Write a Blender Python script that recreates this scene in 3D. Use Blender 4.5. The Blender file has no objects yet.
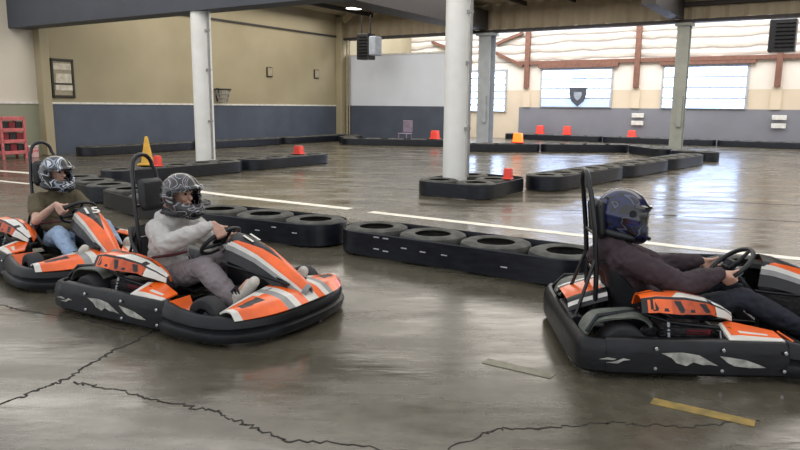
import bpy, bmesh, math, random
from mathutils import Vector, Matrix, Quaternion
random.seed(7)
S = bpy.context.scene
COL = S.collection
R = math.radians
PI = math.pi

# ------------------------------------------------------------------ materials
def lin(c):
    c = c.lstrip('#'); o = []
    for i in (0, 2, 4):
        v = int(c[i:i+2], 16)/255
        o.append(v/12.92 if v <= .04045 else ((v+.055)/1.055)**2.4)
    return (*o, 1)

def mat(name, col, rough=.5, metal=0., var=.12, scale=8., bump=0., bscale=30., coat=0., spec=.5, emit=None, estr=0., col2=None, lo=.35, hi=.65, detail=4., stretch=None, dist=0.):
    m = bpy.data.materials.new(name); m.use_nodes = True
    nt = m.node_tree; b = nt.nodes['Principled BSDF']
    b.inputs['Roughness'].default_value = rough
    b.inputs['Metallic'].default_value = metal
    b.inputs['Coat Weight'].default_value = coat
    b.inputs['Specular IOR Level'].default_value = spec
    c = lin(col) if isinstance(col, str) else col
    tc = nt.nodes.new('ShaderNodeTexCoord')
    mp = nt.nodes.new('ShaderNodeMapping')
    nt.links.new(tc.outputs['Object'], mp.inputs['Vector'])
    if stretch: mp.inputs['Scale'].default_value = stretch
    n = nt.nodes.new('ShaderNodeTexNoise'); n.inputs['Scale'].default_value = scale; n.inputs['Detail'].default_value = detail
    n.inputs['Distortion'].default_value = dist
    nt.links.new(mp.outputs['Vector'], n.inputs['Vector'])
    r = nt.nodes.new('ShaderNodeValToRGB')
    if col2: c2 = lin(col2)
    else: c2 = tuple(min(1, x*(1+var)+.002*var) for x in c[:3])+(1,)
    c1 = c if col2 else tuple(x*(1-var) for x in c[:3])+(1,)
    r.color_ramp.elements[0].position = lo; r.color_ramp.elements[0].color = c1
    r.color_ramp.elements[1].position = hi; r.color_ramp.elements[1].color = c2
    nt.links.new(n.outputs['Fac'], r.inputs['Fac'])
    nt.links.new(r.outputs['Color'], b.inputs['Base Color'])
    if bump:
        n2 = nt.nodes.new('ShaderNodeTexNoise'); n2.inputs['Scale'].default_value = bscale; n2.inputs['Detail'].default_value = 3
        nt.links.new(mp.outputs['Vector'], n2.inputs['Vector'])
        bp = nt.nodes.new('ShaderNodeBump'); bp.inputs['Strength'].default_value = bump; bp.inputs['Distance'].default_value = .02
        nt.links.new(n2.outputs['Fac'], bp.inputs['Height']); nt.links.new(bp.outputs['Normal'], b.inputs['Normal'])
    if emit:
        b.inputs['Emission Color'].default_value = lin(emit); b.inputs['Emission Strength'].default_value = estr
    return m

def graphic_mat(name, stops, scale, distort, rough=.25, coat=.6, stretch=(1, 1, 1), detail=1.5):
    m = bpy.data.materials.new(name); m.use_nodes = True
    nt = m.node_tree; b = nt.nodes['Principled BSDF']
    b.inputs['Roughness'].default_value = rough; b.inputs['Coat Weight'].default_value = coat; b.inputs['Coat Roughness'].default_value = .08
    tc = nt.nodes.new('ShaderNodeTexCoord'); mp = nt.nodes.new('ShaderNodeMapping'); mp.inputs['Scale'].default_value = stretch
    nt.links.new(tc.outputs['Object'], mp.inputs['Vector'])
    n = nt.nodes.new('ShaderNodeTexNoise'); n.inputs['Scale'].default_value = scale; n.inputs['Detail'].default_value = detail; n.inputs['Distortion'].default_value = distort
    nt.links.new(mp.outputs['Vector'], n.inputs['Vector'])
    r = nt.nodes.new('ShaderNodeValToRGB'); cr = r.color_ramp; cr.interpolation = 'CONSTANT'
    cr.elements[0].position = 0; cr.elements[0].color = lin(stops[0][1])
    cr.elements[1].position = stops[1][0]; cr.elements[1].color = lin(stops[1][1])
    for p, c in stops[2:]:
        e = cr.elements.new(p); e.color = lin(c)
    nt.links.new(n.outputs['Fac'], r.inputs['Fac']); nt.links.new(r.outputs['Color'], b.inputs['Base Color'])
    return m

M = {}
M['black'] = mat('black_plastic', '#101114', .38, var=.35, scale=14, bump=.25, bscale=25)
M['bumper'] = mat('scuffed_black_bumper', '#0c0e11', .38, spec=.35, col2='#1b1f25', scale=6, lo=.45, hi=.8, bump=.12, bscale=12, stretch=(1, 1, 2.2))
M['rubber'] = mat('tyre_rubber', '#242527', .75, var=.3, bump=.2)
M['orange'] = mat('orange_plastic', '#f0641a', .3, var=.12, coat=.3)
M['dorange'] = mat('dark_orange_plastic', '#b84a20', .35, var=.25, scale=20)
M['white'] = mat('white_plastic', '#d8d5cc', .35, var=.08, coat=.2)
M['decal'] = mat('grey_white_decal', '#b9b8b0', .45, col2='#85857f', scale=18)
M['lgrey'] = mat('light_grey_plastic', '#8d8d8c', .4)
M['olive'] = mat('olive_grey_shroud', '#5b6058', .5, var=.25, scale=16, bump=.3, bscale=14)
M['steel'] = mat('tube_steel', '#8a8c90', .3, .8)
M['chrome'] = mat('bright_metal', '#c9cbd0', .18, 1.)
M['dark_metal'] = mat('dark_metal', '#2a2b2e', .4, .7, var=.3)
M['engine'] = mat('engine_metal', '#3b3a3c', .45, .6, var=.5, scale=30, bump=.4)
M['red'] = mat('dark_red_plastic', '#7a1f28', .4, var=.2)
M['belt'] = mat('maroon_belt', '#5a2a2e', .7)
M['pad'] = mat('black_vinyl', '#1c1e21', .45, bump=.15, bscale=60)
M['tube'] = mat('black_tube', '#15161a', .3, .3, coat=.4)
M['skin'] = mat('skin', '#c49a86', .5, var=.1, scale=20)
M['skin_pale'] = mat('skin_pale', '#c9a28f', .5, var=.1, scale=20)
M['hair'] = mat('dark_brown_hair', '#3a2623', .55, var=.4, scale=60, stretch=(1, 1, .1))
M['eye'] = mat('eye_dark', '#1a1210', .15)
M['hood_grey'] = mat('light_grey_fleece', '#b9b6b2', .9, var=.08, scale=5, bump=.5, bscale=9)
M['sweat_grey'] = mat('grey_sweatpants', '#7d7577', .9, var=.12, scale=6, bump=.7, bscale=11)
M['plum'] = mat('dark_plum_fleece', '#3a2e33', .9, var=.15, scale=6, bump=.5, bscale=9)
M['navy'] = mat('black_navy_trousers', '#1d212b', .85, var=.2, scale=7, bump=.5, bscale=10)
M['olive_tee'] = mat('olive_cotton', '#5a523e', .9, var=.12, scale=6, bump=.5, bscale=10)
M['denim'] = mat('light_blue_denim', '#8fa3bd', .9, var=.15, scale=8, bump=.5, bscale=12)
M['shoe'] = mat('off_white_shoe', '#c4beb4', .6, var=.15, scale=20)
M['shoe_black'] = mat('black_shoe', '#16171a', .5)
M['visor'] = mat('dark_visor', '#0a0c12', .08, 0., var=.2, coat=1.)
M['helm_a'] = graphic_mat('helmet_black_silver_maroon', [(0, '#0f1013'), (.43, '#9a9ca1'), (.455, '#101013'), (.555, '#9a9ba1'), (.585, '#43262e'), (.62, '#101114'), (.70, '#a9abb0')], 6.5, 1.6, stretch=(.6, 1, 1.5), detail=.5)
M['helm_b'] = graphic_mat('helmet_black_blue', [(0, '#0b0d14'), (.42, '#131c4c'), (.50, '#0b0c12'), (.55, '#4a5270'), (.575, '#0d0f18'), (.66, '#182152')], 6, 1.5, stretch=(.6, 1, 1.5), detail=.5)
M['helm_c'] = graphic_mat('helmet_black_grey_white', [(0, '#101216'), (.45, '#8f98a6'), (.51, '#121419'), (.57, '#c9d0d8'), (.61, '#15171b')], 6, 1.5, stretch=(.6, 1, 1.5), detail=.5)
# setting
M['cream'] = mat('cream_paint', '#a79d82', .75, col2='#988f74', scale=.5, lo=.3, hi=.7)
M['brightwhite'] = mat('white_paint', '#e6ddd0', .7, var=.03, scale=1)
M['coolwhite'] = mat('cool_white_paint', '#d6dde8', .65, var=.03, scale=1)
M['warmwhite'] = mat('warm_white_paint', '#cfc8ba', .7, var=.03, scale=1)
M['creamband'] = mat('pale_cream_paint', '#d6c6ae', .7, var=.04, scale=1)
M['palegreen'] = mat('pale_green_paint', '#8f927e', .7, var=.06, scale=1)
M['blue'] = mat('slate_blue_paint', '#4b5362', .6, var=.1, scale=1.2)
M['grey'] = mat('grey_paint', '#7c7d84', .6, var=.05, scale=1)
M['whitetrim'] = mat('white_trim', '#d8d6cf', .6)
M['fascia'] = mat('beige_ribbed_metal', '#9d9079', .6, var=.1, scale=1)
M['ceil'] = mat('ceiling_metal', '#948975', .7, var=.15, scale=.6)
M['girder_dark'] = mat('dark_girder_paint', '#2a2524', .6, var=.1)
M['girder_blue'] = mat('slate_girder_paint', '#3b414d', .55, var=.08, scale=2)
M['brown'] = mat('red_oxide_steel', '#7a5546', .6, var=.15)
M['colwhite'] = mat('white_column_paint', '#e6e7e4', .45, var=.04, scale=3)
M['colgrey'] = mat('grey_green_column_paint', '#9a9d96', .5, var=.08, scale=3)
M['colblue'] = mat('grey_blue_column_paint', '#a0a6ac', .5, var=.08, scale=3)
M['pane'] = mat('daylit_pane', '#e8eef2', .2, emit='#aecbff', estr=7.)
M['doorframe'] = mat('garage_door_frame', '#a3a6aa', .5)
M['bluepanel'] = mat('daylit_blue_pane', '#9fb2cc', .3, emit='#9db4d6', estr=1.3)
M['heater'] = mat('heater_black', '#17181d', .4)
M['grille'] = mat('grille_grey', '#9aa2ae', .4)
M['frame_dark'] = mat('board_frame_dark', '#2a2319', .5)
M['emblem'] = mat('emblem_grey', '#4a4e58', .5)
M['paper'] = mat('pinned_paper', '#d9d6c9', .7, col2='#b8b09a', scale=6)
M['beige'] = mat('beige_plate', '#9b927c', .6)
M['marker'] = mat('red_orange_plastic', '#ee4a3c', .45, var=.08)
M['marker_lit'] = mat('lit_amber_lens', '#ff7a30', .4, emit='#ff7a1c', estr=1.3)
M['yellow'] = mat('yellow_plastic', '#c99a2c', .5)
M['pink'] = mat('faded_red_paint', '#c4686a', .55, var=.15)
M['mauve'] = mat('mauve_plastic', '#84788a', .6)
M['pinkbox'] = mat('pale_pink_card', '#c9a0a0', .7)
M['line'] = mat('white_floor_paint', '#f2efe4', .5, col2='#d6d2c4', scale=6)
M['oldline'] = mat('worn_grey_paint', '#85826f', .5, col2='#6e6a5a', scale=14)
M['yline'] = mat('worn_yellow_paint', '#9c8140', .55, col2='#786838', scale=14)
M['crack'] = mat('crack_dark', '#26241f', .8)
M['barrier_belt'] = mat('black_conveyor_belt', '#10131a', .33, spec=.45, col2='#1f242d', scale=5, lo=.4, hi=.75, stretch=(1, 1, 4), bump=.12, bscale=7)
M['barrier_tyre'] = mat('dusty_tyre_rubber', '#333432', .75, col2='#55554f', scale=7, lo=.4, hi=.7, bump=.2)
M['staple'] = mat('staple_metal', '#c9cdd2', .3, .5)
M['lampglow'] = mat('lamp_glow', '#ffffff', .3, emit='#fff6e4', estr=6)

def floor_mat():
    m = bpy.data.materials.new('sealed_concrete'); m.use_nodes = True
    nt = m.node_tree; b = nt.nodes['Principled BSDF']; L = nt.links.new
    tc = nt.nodes.new('ShaderNodeTexCoord')
    def noise(s, d=5, rough=.6, sx=(1, 1, 1)):
        mp = nt.nodes.new('ShaderNodeMapping'); mp.inputs['Scale'].default_value = sx
        n = nt.nodes.new('ShaderNodeTexNoise'); n.inputs['Scale'].default_value = s; n.inputs['Detail'].default_value = d; n.inputs['Roughness'].default_value = rough
        L(tc.outputs['Object'], mp.inputs['Vector']); L(mp.outputs['Vector'], n.inputs['Vector']); return n
    def ramp(src, a, ca, bb, cb):
        r = nt.nodes.new('ShaderNodeValToRGB'); r.color_ramp.elements[0].position = a; r.color_ramp.elements[0].color = ca
        r.color_ramp.elements[1].position = bb; r.color_ramp.elements[1].color = cb; L(src, r.inputs['Fac']); return r
    n1 = noise(.55, 6, .62); r1 = ramp(n1.outputs['Fac'], .3, lin(FL[0]), .7, lin(FL[1]))
    n2 = noise(9, 4); r2 = ramp(n2.outputs['Fac'], .35, (.78, .78, .78, 1), .65, (1.08, 1.08, 1.08, 1))
    n3 = noise(2.2, 6, .7, (1, .35, 1)); r3 = ramp(n3.outputs['Fac'], .58, (1, 1, 1, 1), .72, (.72, .71, .7, 1))
    mx = nt.nodes.new('ShaderNodeMix'); mx.data_type = 'RGBA'; mx.blend_type = 'MULTIPLY'; mx.inputs[0].default_value = 1
    L(r1.outputs['Color'], mx.inputs[6]); L(r2.outputs['Color'], mx.inputs[7])
    mx2 = nt.nodes.new('ShaderNodeMix'); mx2.data_type = 'RGBA'; mx2.blend_type = 'MULTIPLY'; mx2.inputs[0].default_value = 1
    L(mx.outputs[2], mx2.inputs[6]); L(r3.outputs['Color'], mx2.inputs[7])
    L(mx2.outputs[2], b.inputs['Base Color'])
    n4 = noise(1.3, 5, .65, (.5, 1.6, 1)); r4 = ramp(n4.outputs['Fac'], .35, (.13,)*3+(1,), .7, (.38,)*3+(1,))
    L(r4.outputs['Color'], b.inputs['Roughness'])
    n5 = noise(5, 3, .5, (.6, 1.5, 1)); bp = nt.nodes.new('ShaderNodeBump'); bp.inputs['Strength'].default_value = .12; bp.inputs['Distance'].default_value = .02
    L(n5.outputs['Fac'], bp.inputs['Height']); L(bp.outputs['Normal'], b.inputs['Normal'])
    b.inputs['Specular IOR Level'].default_value = .95
    return m
FL = ('#4c473a', '#605b4d')
M['floor'] = floor_mat()

def insul_mat():
    m = bpy.data.materials.new('white_roll_insulation'); m.use_nodes = True
    nt = m.node_tree; b = nt.nodes['Principled BSDF']; L = nt.links.new; b.inputs['Roughness'].default_value = .5
    tc = nt.nodes.new('ShaderNodeTexCoord'); mp = nt.nodes.new('ShaderNodeMapping'); mp.inputs['Scale'].default_value = (.35, 1, 1)
    L(tc.outputs['Object'], mp.inputs['Vector'])
    w = nt.nodes.new('ShaderNodeTexWave'); w.bands_direction = 'Z'; w.inputs['Scale'].default_value = .8; w.inputs['Distortion'].default_value = 4.; w.inputs['Detail'].default_value = 3; w.inputs['Detail Scale'].default_value = 1.6
    L(mp.outputs['Vector'], w.inputs['Vector'])
    r = nt.nodes.new('ShaderNodeValToRGB'); r.color_ramp.elements[0].position = .02; r.color_ramp.elements[0].color = lin('#9c948c'); r.color_ramp.elements[1].position = .22; r.color_ramp.elements[1].color = lin('#e0d8cb')
    L(w.outputs['Fac'], r.inputs['Fac']); L(r.outputs['Color'], b.inputs['Base Color'])
    bp = nt.nodes.new('ShaderNodeBump'); bp.inputs['Strength'].default_value = .5; bp.inputs['Distance'].default_value = .08
    L(w.outputs['Fac'], bp.inputs['Height']); L(bp.outputs['Normal'], b.inputs['Normal'])
    return m
M['insul'] = insul_mat()

# ------------------------------------------------------------------ mesh helpers
class MB:
    def __init__(s): s.v = []; s.f = []; s.m = []
    def add(s, vs, fs, mi=0):
        o = len(s.v); s.v += [tuple(v) for v in vs]; s.f += [tuple(i+o for i in f) for f in fs]
        s.m += (mi if isinstance(mi, list) else [mi]*len(fs)); return s
    def box(s, c, d, rot=None, mi=0, ch=0.):
        x, y, z = (k/2 for k in d)
        if ch:
            h = ch; vs = []
            for sx in (-1, 1):
                for sy in (-1, 1):
                    for sz in (-1, 1):
                        vs += [(sx*(x-h), sy*(y-h), sz*z), (sx*(x-h), sy*y, sz*(z-h)), (sx*x, sy*(y-h), sz*(z-h))]
            bm = bmesh.new(); [bm.verts.new(v) for v in vs]; bmesh.ops.convex_hull(bm, input=bm.verts)
            bm.verts.index_update(); vs = [v.co.copy() for v in bm.verts]; fs = [tuple(v.index for v in f.verts) for f in bm.faces]; bm.free()
        else:
            vs = [Vector((a, b, cc)) for a in (-x, x) for b in (-y, y) for cc in (-z, z)]
            fs = [(0, 1, 3, 2), (4, 6, 7, 5), (0, 4, 5, 1), (2, 3, 7, 6), (0, 2, 6, 4), (1, 5, 7, 3)]
        vs = [Vector(v) for v in vs]
        if rot is not None: vs = [rot @ v for v in vs]
        c = Vector(c); return s.add([v+c for v in vs], fs, mi)
    def tube(s, pts, r, n=10, mi=0, caps=True, closed=False):
        pts = [Vector(p) for p in pts]; k = len(pts); rr = r if isinstance(r, (list, tuple)) else [r]*k
        vs = []; up = None
        for i, p in enumerate(pts):
            if closed: t = pts[(i+1) % k]-pts[i-1]
            else: t = pts[min(i+1, k-1)]-pts[max(i-1, 0)]
            t.normalize()
            if up is None:
                up = t.orthogonal().normalized()
            else:
                up = (up-t*up.dot(t)); up = up.normalized() if up.length > 1e-6 else t.orthogonal().normalized()
            w = t.cross(up)
            vs += [p+(up*math.cos(2*PI*j/n)+w*math.sin(2*PI*j/n))*rr[i] for j in range(n)]
        fs = []
        for i in range(k if closed else k-1):
            for j in range(n):
                a, b = i*n+j, i*n+(j+1) % n; c, d = ((i+1) % k)*n+(j+1) % n, ((i+1) % k)*n+j
                fs.append((a, b, c, d))
        if caps and not closed: fs += [tuple(range(n))[::-1], tuple(range((k-1)*n, k*n))]
        return s.add(vs, fs, mi)
    def lathe(s, prof, n=32, c=(0, 0, 0), axis='Z', mi=0, closed=False):
        vs = []; c = Vector(c); k = len(prof)
        for i in range(n):
            a = 2*PI*i/n
            for r, z in prof:
                p = Vector((r*math.cos(a), r*math.sin(a), z))
                if axis == 'Y': p = Vector((p.x, p.z, p.y))
                elif axis == 'X': p = Vector((p.z, p.x, p.y))
                vs.append(p+c)
        fs = []
        for i in range(n):
            for j in range(k if closed else k-1):
                fs.append((i*k+j, ((i+1) % n)*k+j, ((i+1) % n)*k+(j+1) % k, i*k+(j+1) % k))
        if isinstance(mi, list): mi = mi*n
        return s.add(vs, fs, mi)
    def prism(s, poly, d0, d1, fn, mi=0):
        """polygon in 2D, extruded between depths d0,d1; fn(a,b,d)->xyz"""
        n = len(poly); vs = [fn(a, b, d0) for a, b in poly]+[fn(a, b, d1) for a, b in poly]
        fs = [tuple(range(n))[::-1], tuple(range(n, 2*n))]+[(i, (i+1) % n, n+(i+1) % n, n+i) for i in range(n)]
        return s.add(vs, fs, mi)
    def sweep(s, path, prof, mi=0, closed=False):
        """path of (x,y), closed profile of (outward offset, z); outward = right of travel"""
        k = len(path); P = [Vector((p[0], p[1], 0)) for p in path]; n = len(prof(0) if callable(prof) else prof); vs = []
        for i in range(k):
            if closed: t1 = (P[i]-P[i-1]).normalized(); t2 = (P[(i+1) % k]-P[i]).normalized()
            else:
                t1 = (P[i]-P[max(i-1, 0)]); t2 = (P[min(i+1, k-1)]-P[i])
                t1 = t1.normalized() if t1.length else t2.normalized(); t2 = t2.normalized() if t2.length else t1
            t = (t1+t2).normalized(); nr = Vector((t.y, -t.x, 0)); cs = max(.5, t.dot(t1))
            vs += [P[i]+nr*(o/cs)+Vector((0, 0, z)) for o, z in (prof(i/(k-1)) if callable(prof) else prof)]
        fs = []
        for i in range(k if closed else k-1):
            for j in range(n):
                fs.append((i*n+j, ((i+1) % k)*n+j, ((i+1) % k)*n+(j+1) % n, i*n+(j+1) % n))
        if not closed: fs += [tuple(range(n)), tuple(range((k-1)*n, k*n))[::-1]]
        return s.add(vs, fs, mi)
    def sheet(s, fn, nu, nv, th=.008, mf=None, keep=None):
        """thick shell from fn(u,v), u,v in 0..1"""
        g = [[Vector(fn(i/nu, j/nv)) for j in range(nv+1)] for i in range(nu+1)]
        def nrm(i, j):
            a = g[min(i+1, nu)][j]-g[max(i-1, 0)][j]; b = g[i][min(j+1, nv)]-g[i][max(j-1, 0)]
            n = a.cross(b); return n.normalized() if n.length > 1e-9 else Vector((0, 0, 1))
        top = [g[i][j] for i in range(nu+1) for j in range(nv+1)]
        bot = [g[i][j]-nrm(i, j)*th for i in range(nu+1) for j in range(nv+1)]
        N = len(top); id = lambda i, j: i*(nv+1)+j
        fs = []; ms = []
        on = lambda i, j: 0 <= i < nu and 0 <= j < nv and (keep is None or keep((i+.5)/nu, (j+.5)/nv))
        for i in range(nu):
            for j in range(nv):
                if not on(i, j): continue
                m = mf((i+.5)/nu, (j+.5)/nv) if mf else 0
                q = (id(i, j), id(i+1, j), id(i+1, j+1), id(i, j+1))
                fs.append(q); fs.append(tuple(N+k for k in q[::-1])); ms += [m, m]
                for (di, dj, a, b) in ((-1, 0, 3, 0), (1, 0, 1, 2), (0, -1, 0, 1), (0, 1, 2, 3)):
                    if not on(i+di, j+dj): fs.append((q[b], q[a], N+q[a], N+q[b])); ms.append(m)
        return s.add(top+bot, fs, ms)
    def mesh(s, name, mats, smooth=35):
        me = bpy.data.meshes.new(name); me.from_pydata(s.v, [], s.f); 
        bm = bmesh.new(); bm.from_mesh(me); 
        for f, m in zip(bm.faces, s.m): f.material_index = m
        loose = [v for v in bm.verts if not v.link_faces]
        bmesh.ops.delete(bm, geom=loose, context='VERTS')
        bmesh.ops.recalc_face_normals(bm, faces=bm.faces); bm.to_mesh(me); bm.free()
        for m in (mats if isinstance(mats, list) else [mats]): me.materials.append(m)
        if smooth:
            me.polygons.foreach_set('use_smooth', [True]*len(me.polygons)); me.set_sharp_from_angle(angle=R(smooth))
        return me
    def build(s, name, mats, parent=None, smooth=35, bevel=0.):
        o = bpy.data.objects.new(name, s.mesh(name, mats, smooth)); COL.objects.link(o)
        if parent: o.parent = parent
        if bevel:
            b = o.modifiers.new('Bevel', 'BEVEL'); b.width = bevel; b.segments = 2; b.limit_method = 'ANGLE'
        return o

def empty(name, mw, label, cat, group=None):
    o = bpy.data.objects.new(name, None); COL.objects.link(o); o.matrix_world = mw; o.empty_display_size = .2
    tag(o, label, cat, group); return o
def tag(o, label, cat, group=None, kind=None):
    o['label'] = label; o['category'] = cat
    if group: o['group'] = group
    if kind: o['kind'] = kind
    return o
def struct(o): o['kind'] = 'structure'; return o
def child(name, me, parent, mx=None):
    o = bpy.data.objects.new(name, me); COL.objects.link(o); o.parent = parent
    if mx is not None: o.matrix_local = mx
    return o
def place(x, y, z=0, rz=0): return Matrix.Translation((x, y, z)) @ Matrix.Rotation(rz, 4, 'Z')
def copy_tree(o, parent=None):
    c = o.copy(); COL.objects.link(c)
    if parent: c.parent = parent
    for ch in list(o.children):
        copy_tree(ch, c)
    return c

# ------------------------------------------------------------------ camera and ground lookup
F, H = 690., 1.6
PITCH, ROLL = math.atan(119/690), R(.55)
cam = bpy.data.cameras.new('camera'); cam.sensor_width = 36; cam.lens = F/800*36; cam.clip_end = 200
co = bpy.data.objects.new('camera', cam); COL.objects.link(co); S.camera = co
co.matrix_world = Matrix.Translation((0, 0, H)) @ Matrix.Rotation(PI/2-PITCH, 4, 'X') @ Matrix.Rotation(ROLL, 4, 'Z')
CW = (-2.952, 34.0); TH = R(32.45)
B = Matrix.Translation((CW[0], CW[1], 0)) @ Matrix.Rotation(-TH, 4, 'Z')      # building frame: x along the door wall, -y towards the karts
def bld(u, v, z=0): return B @ Vector((u, -v, z))
def ray(x, y): return co.matrix_world.to_3x3() @ Vector(((x-400)/F, (225-y)/F, -1))
def gnd(x, y, h=0):
    r = ray(x, y); t = (h-H)/r.z; return Vector((r.x*t, r.y*t, h))
def guv(x, y, h=0):
    q = B.inverted() @ gnd(x, y, h); return q.x, -q.y
def onwall(x, y, v):                 # (u, z) where the line of sight meets the plane at v
    o = B.inverted() @ Vector((0, 0, H)); d = B.inverted().to_3x3() @ ray(x, y); t = (-v-o.y)/d.y; q = o+d*t; return q.x, q.z
def onleft(x, y, u=0.):              # (v, z) on the left wall
    o = B.inverted() @ Vector((0, 0, H)); d = B.inverted().to_3x3() @ ray(x, y); t = (u-o.x)/d.x; q = o+d*t; return -q.y, q.z
def bbox(mb, u0, u1, v0, v1, z0, z1, mi=0, **k): return mb.box(((u0+u1)/2, -(v0+v1)/2, (z0+z1)/2), (abs(u1-u0), abs(v1-v0), z1-z0), mi=mi, **k)
def bstruct(name, mb, m, parent=None, smooth=0, **k):
    o = mb.build(name, m, None, smooth, **k)
    if parent: o.parent = parent
    else: o.matrix_world = B; struct(o)
    return o

# ------------------------------------------------------------------ setting
DW = -6.5            # door wall
fl = MB(); fl.box((4, 12, -.05), (70, 70, .1))
floor = struct(fl.build('floor', M['floor'], smooth=0))

def strip(name, pts, w, m, z=.004):
    mb = MB(); P = [Vector((p[0], p[1], 0)) for p in pts]; vs = []; n = len(P)
    for i, p in enumerate(P):
        t = (P[min(i+1, n-1)]-P[max(i-1, 0)]).normalized(); nr = Vector((-t.y, t.x, 0)); ww = w[i] if isinstance(w, list) else w
        vs += [p+nr*ww/2+Vector((0, 0, .0005)), p-nr*ww/2+Vector((0, 0, .0005)), p-nr*ww/2+Vector((0, 0, z)), p+nr*ww/2+Vector((0, 0, z))]
    fs = []
    for i in range(n-1):
        for j in range(4): fs.append((i*4+j, i*4+(j+1) % 4, i*4+4+(j+1) % 4, i*4+4+j))
    fs += [(0, 1, 2, 3), (n*4-1, n*4-2, n*4-3, n*4-4)]
    mb.add(vs, fs); return mb.build(name, m, floor, smooth=0)
def smooth_pts(pts, k=6):
    out = []
    for i in range(len(pts)-1):
        p0, p1, p2, p3 = (Vector(pts[max(0, min(len(pts)-1, i+d))][:2]) for d in (-1, 0, 1, 2))
        for j in range(k):
            t = j/k; out.append(.5*((2*p1)+(p2-p0)*t+(2*p0-5*p1+4*p2-p3)*t*t+(3*p1-p0-3*p2+p3)*t**3))
    out.append(Vector(pts[-1][:2])); return out
ln = [gnd(*p) for p in ((-60, 168), (0, 171), (60, 175.5), (115, 178), (205, 192.5), (350, 209))]
strip('painted_line', smooth_pts(ln), .19, M['line'])
strip('painted_line', [gnd(370, 212), gnd(540, 231), gnd(700, 249), gnd(860, 265)], .17, M['line'])
strip('painted_line', [gnd(-40, 179), gnd(0, 181), gnd(30, 184)], .12, M['line'])
strip('painted_line', [gnd(485, 361), gnd(553, 376.5)], .09, M['oldline'])
strip('painted_line', [gnd(652, 401), gnd(755, 424)], .085, M['yline'])
def jag(pix, amp=.02, k=9):
    P = [gnd(*p) for p in pix]; out = []
    for a, b in zip(P[:-1], P[1:]):
        for j in range(k):
            q = a.lerp(b, j/k); out.append(q+Vector((random.uniform(-amp, amp), random.uniform(-amp, amp), 0)))
    return out+[P[-1]]
def crack(pix, w, amp=.02):
    p = jag(pix, amp); strip('floor_crack', p, [w*random.uniform(.4, 1.2) for _ in p], M['crack'], .0025)
crack([(-15, 411), (20, 397), (45, 387), (62, 381), (75, 374), (95, 362), (117, 349), (150, 334), (160, 330)], .014)
crack([(75, 383), (95, 386), (130, 392), (150, 400), (190, 407), (215, 411), (235, 420), (258, 429), (285, 440), (320, 442), (380, 448), (420, 460)], .012)
crack([(-10, 303), (5, 306), (30, 312), (55, 315), (90, 321), (125, 330)], .014, .015)
crack([(450, 448), (485, 433), (505, 429), (560, 428), (600, 422), (640, 425), (690, 427), (760, 421)], .008)
for pa, pb in (((210, 178), (420, 190)), ((560, 210), (800, 222)), ((600, 196), (810, 206))):
    strip('floor_joint', [gnd(*pa), gnd(*pb)], .03, M['crack'], .002)

# left wall, upper cream / lower slate; white section with pale green foot beyond the pilaster
ZT = 4.77
vp, _ = onleft(47, 80); vp2, _ = onleft(38, 80)
mb = MB(); bbox(mb, -.25, 0, DW, vp, 1.62, 6.2); wl = bstruct('wall_left', mb, M['cream'])
mb = MB(); bbox(mb, -.25, .01, DW, vp, 0, 1.56); bstruct('wall_left_dado', mb, M['blue'])
mb = MB(); bbox(mb, -.25, .03, DW, vp, 1.56, 1.62); bstruct('trim_1', mb, M['whitetrim'])
mb = MB(); bbox(mb, -.25, .06, 0, vp, ZT, ZT+.07); bstruct('trim_2', mb, M['girder_dark'])
mb = MB(); bbox(mb, -.25, .22, vp, vp2, 0, 6.2); bstruct('pilaster', mb, M['cream'], bevel=.02)
mb = MB(); bbox(mb, -.5, -.1, vp2, 27, 1.62, 6.2); bstruct('wall_left_white', mb, M['warmwhite'])
mb = MB(); bbox(mb, -.5, -.09, vp2, 27, 0, 1.56); bstruct('wall_left_green', mb, M['palegreen'])
mb = MB(); bbox(mb, -.5, -.06, vp2, 27, 1.56, 1.62); bstruct('trim_3', mb, M['whitetrim'])
# corner pier with pipes
mb = MB(); bbox(mb, 0, .35, -.2, .35, 0, 5.7); bstruct('pier', mb, M['cream'], bevel=.02)
for du, rr in ((.50, .05), (.64, .035)):
    mb = MB(); mb.tube([(du, -.12, 0), (du, -.12, 4.7)], rr); bstruct('pipe', mb, M['beige'], smooth=40)
# low white partition with slate dado between corner and column
UP = 5.76
mb = MB(); bbox(mb, .35, UP, -.2, 0, 1.60, 3.93); bstruct('wall_partition', mb, M['coolwhite'])
mb = MB(); bbox(mb, .35, UP, -.2, .02, 0, 1.60); bstruct('wall_partition_dado', mb, M['blue'])
mb = MB(); bbox(mb, .35, UP, -.22, .03, 3.90, 3.97); bstruct('trim_4', mb, M['whitetrim'])
# door wall: grey foot, cream band, white insulation
UD = onwall(519, 110, DW)[0]
mb = MB(); bbox(mb, UD, 45, DW-.2, DW, 0, 1.60); bstruct('wall_back_dado', mb, M['grey'])
mb = MB(); bbox(mb, -.2, UD, DW-.2, DW-.02, 0, 2.45); bbox(mb, UD, 45, DW-.2, DW-.02, 1.6, 2.45); bstruct('wall_back_band', mb, M['creamband'])
mb = MB(); bbox(mb, -.2, 45, DW-.25, DW-.02, 2.45, 3.75); bstruct('wall_back', mb, M['brightwhite'])
mb = MB(); bbox(mb, -.2, 45, DW-.25, DW-.01, 3.75, 7.2); bstruct('wall_back_insulation', mb, M['insul'])
mb = MB(); bbox(mb, 6.4, 45, DW-.02, DW+.12, 3.70, 3.88); bstruct('girt', mb, M['brown'])
for px in (528, 638, 780):
    u, _ = onwall(px, 60, DW); mb = MB(); bbox(mb, u-.12, u+.12, DW-.02, DW+.16, 2.55, 7.0); bstruct('post', mb, M['brown'])
    mb = MB(); bbox(mb, u-.2, u+.2, DW-.02, DW+.05, 1.6, 2.55); bstruct('post_foot', mb, M['creamband'])
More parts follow.
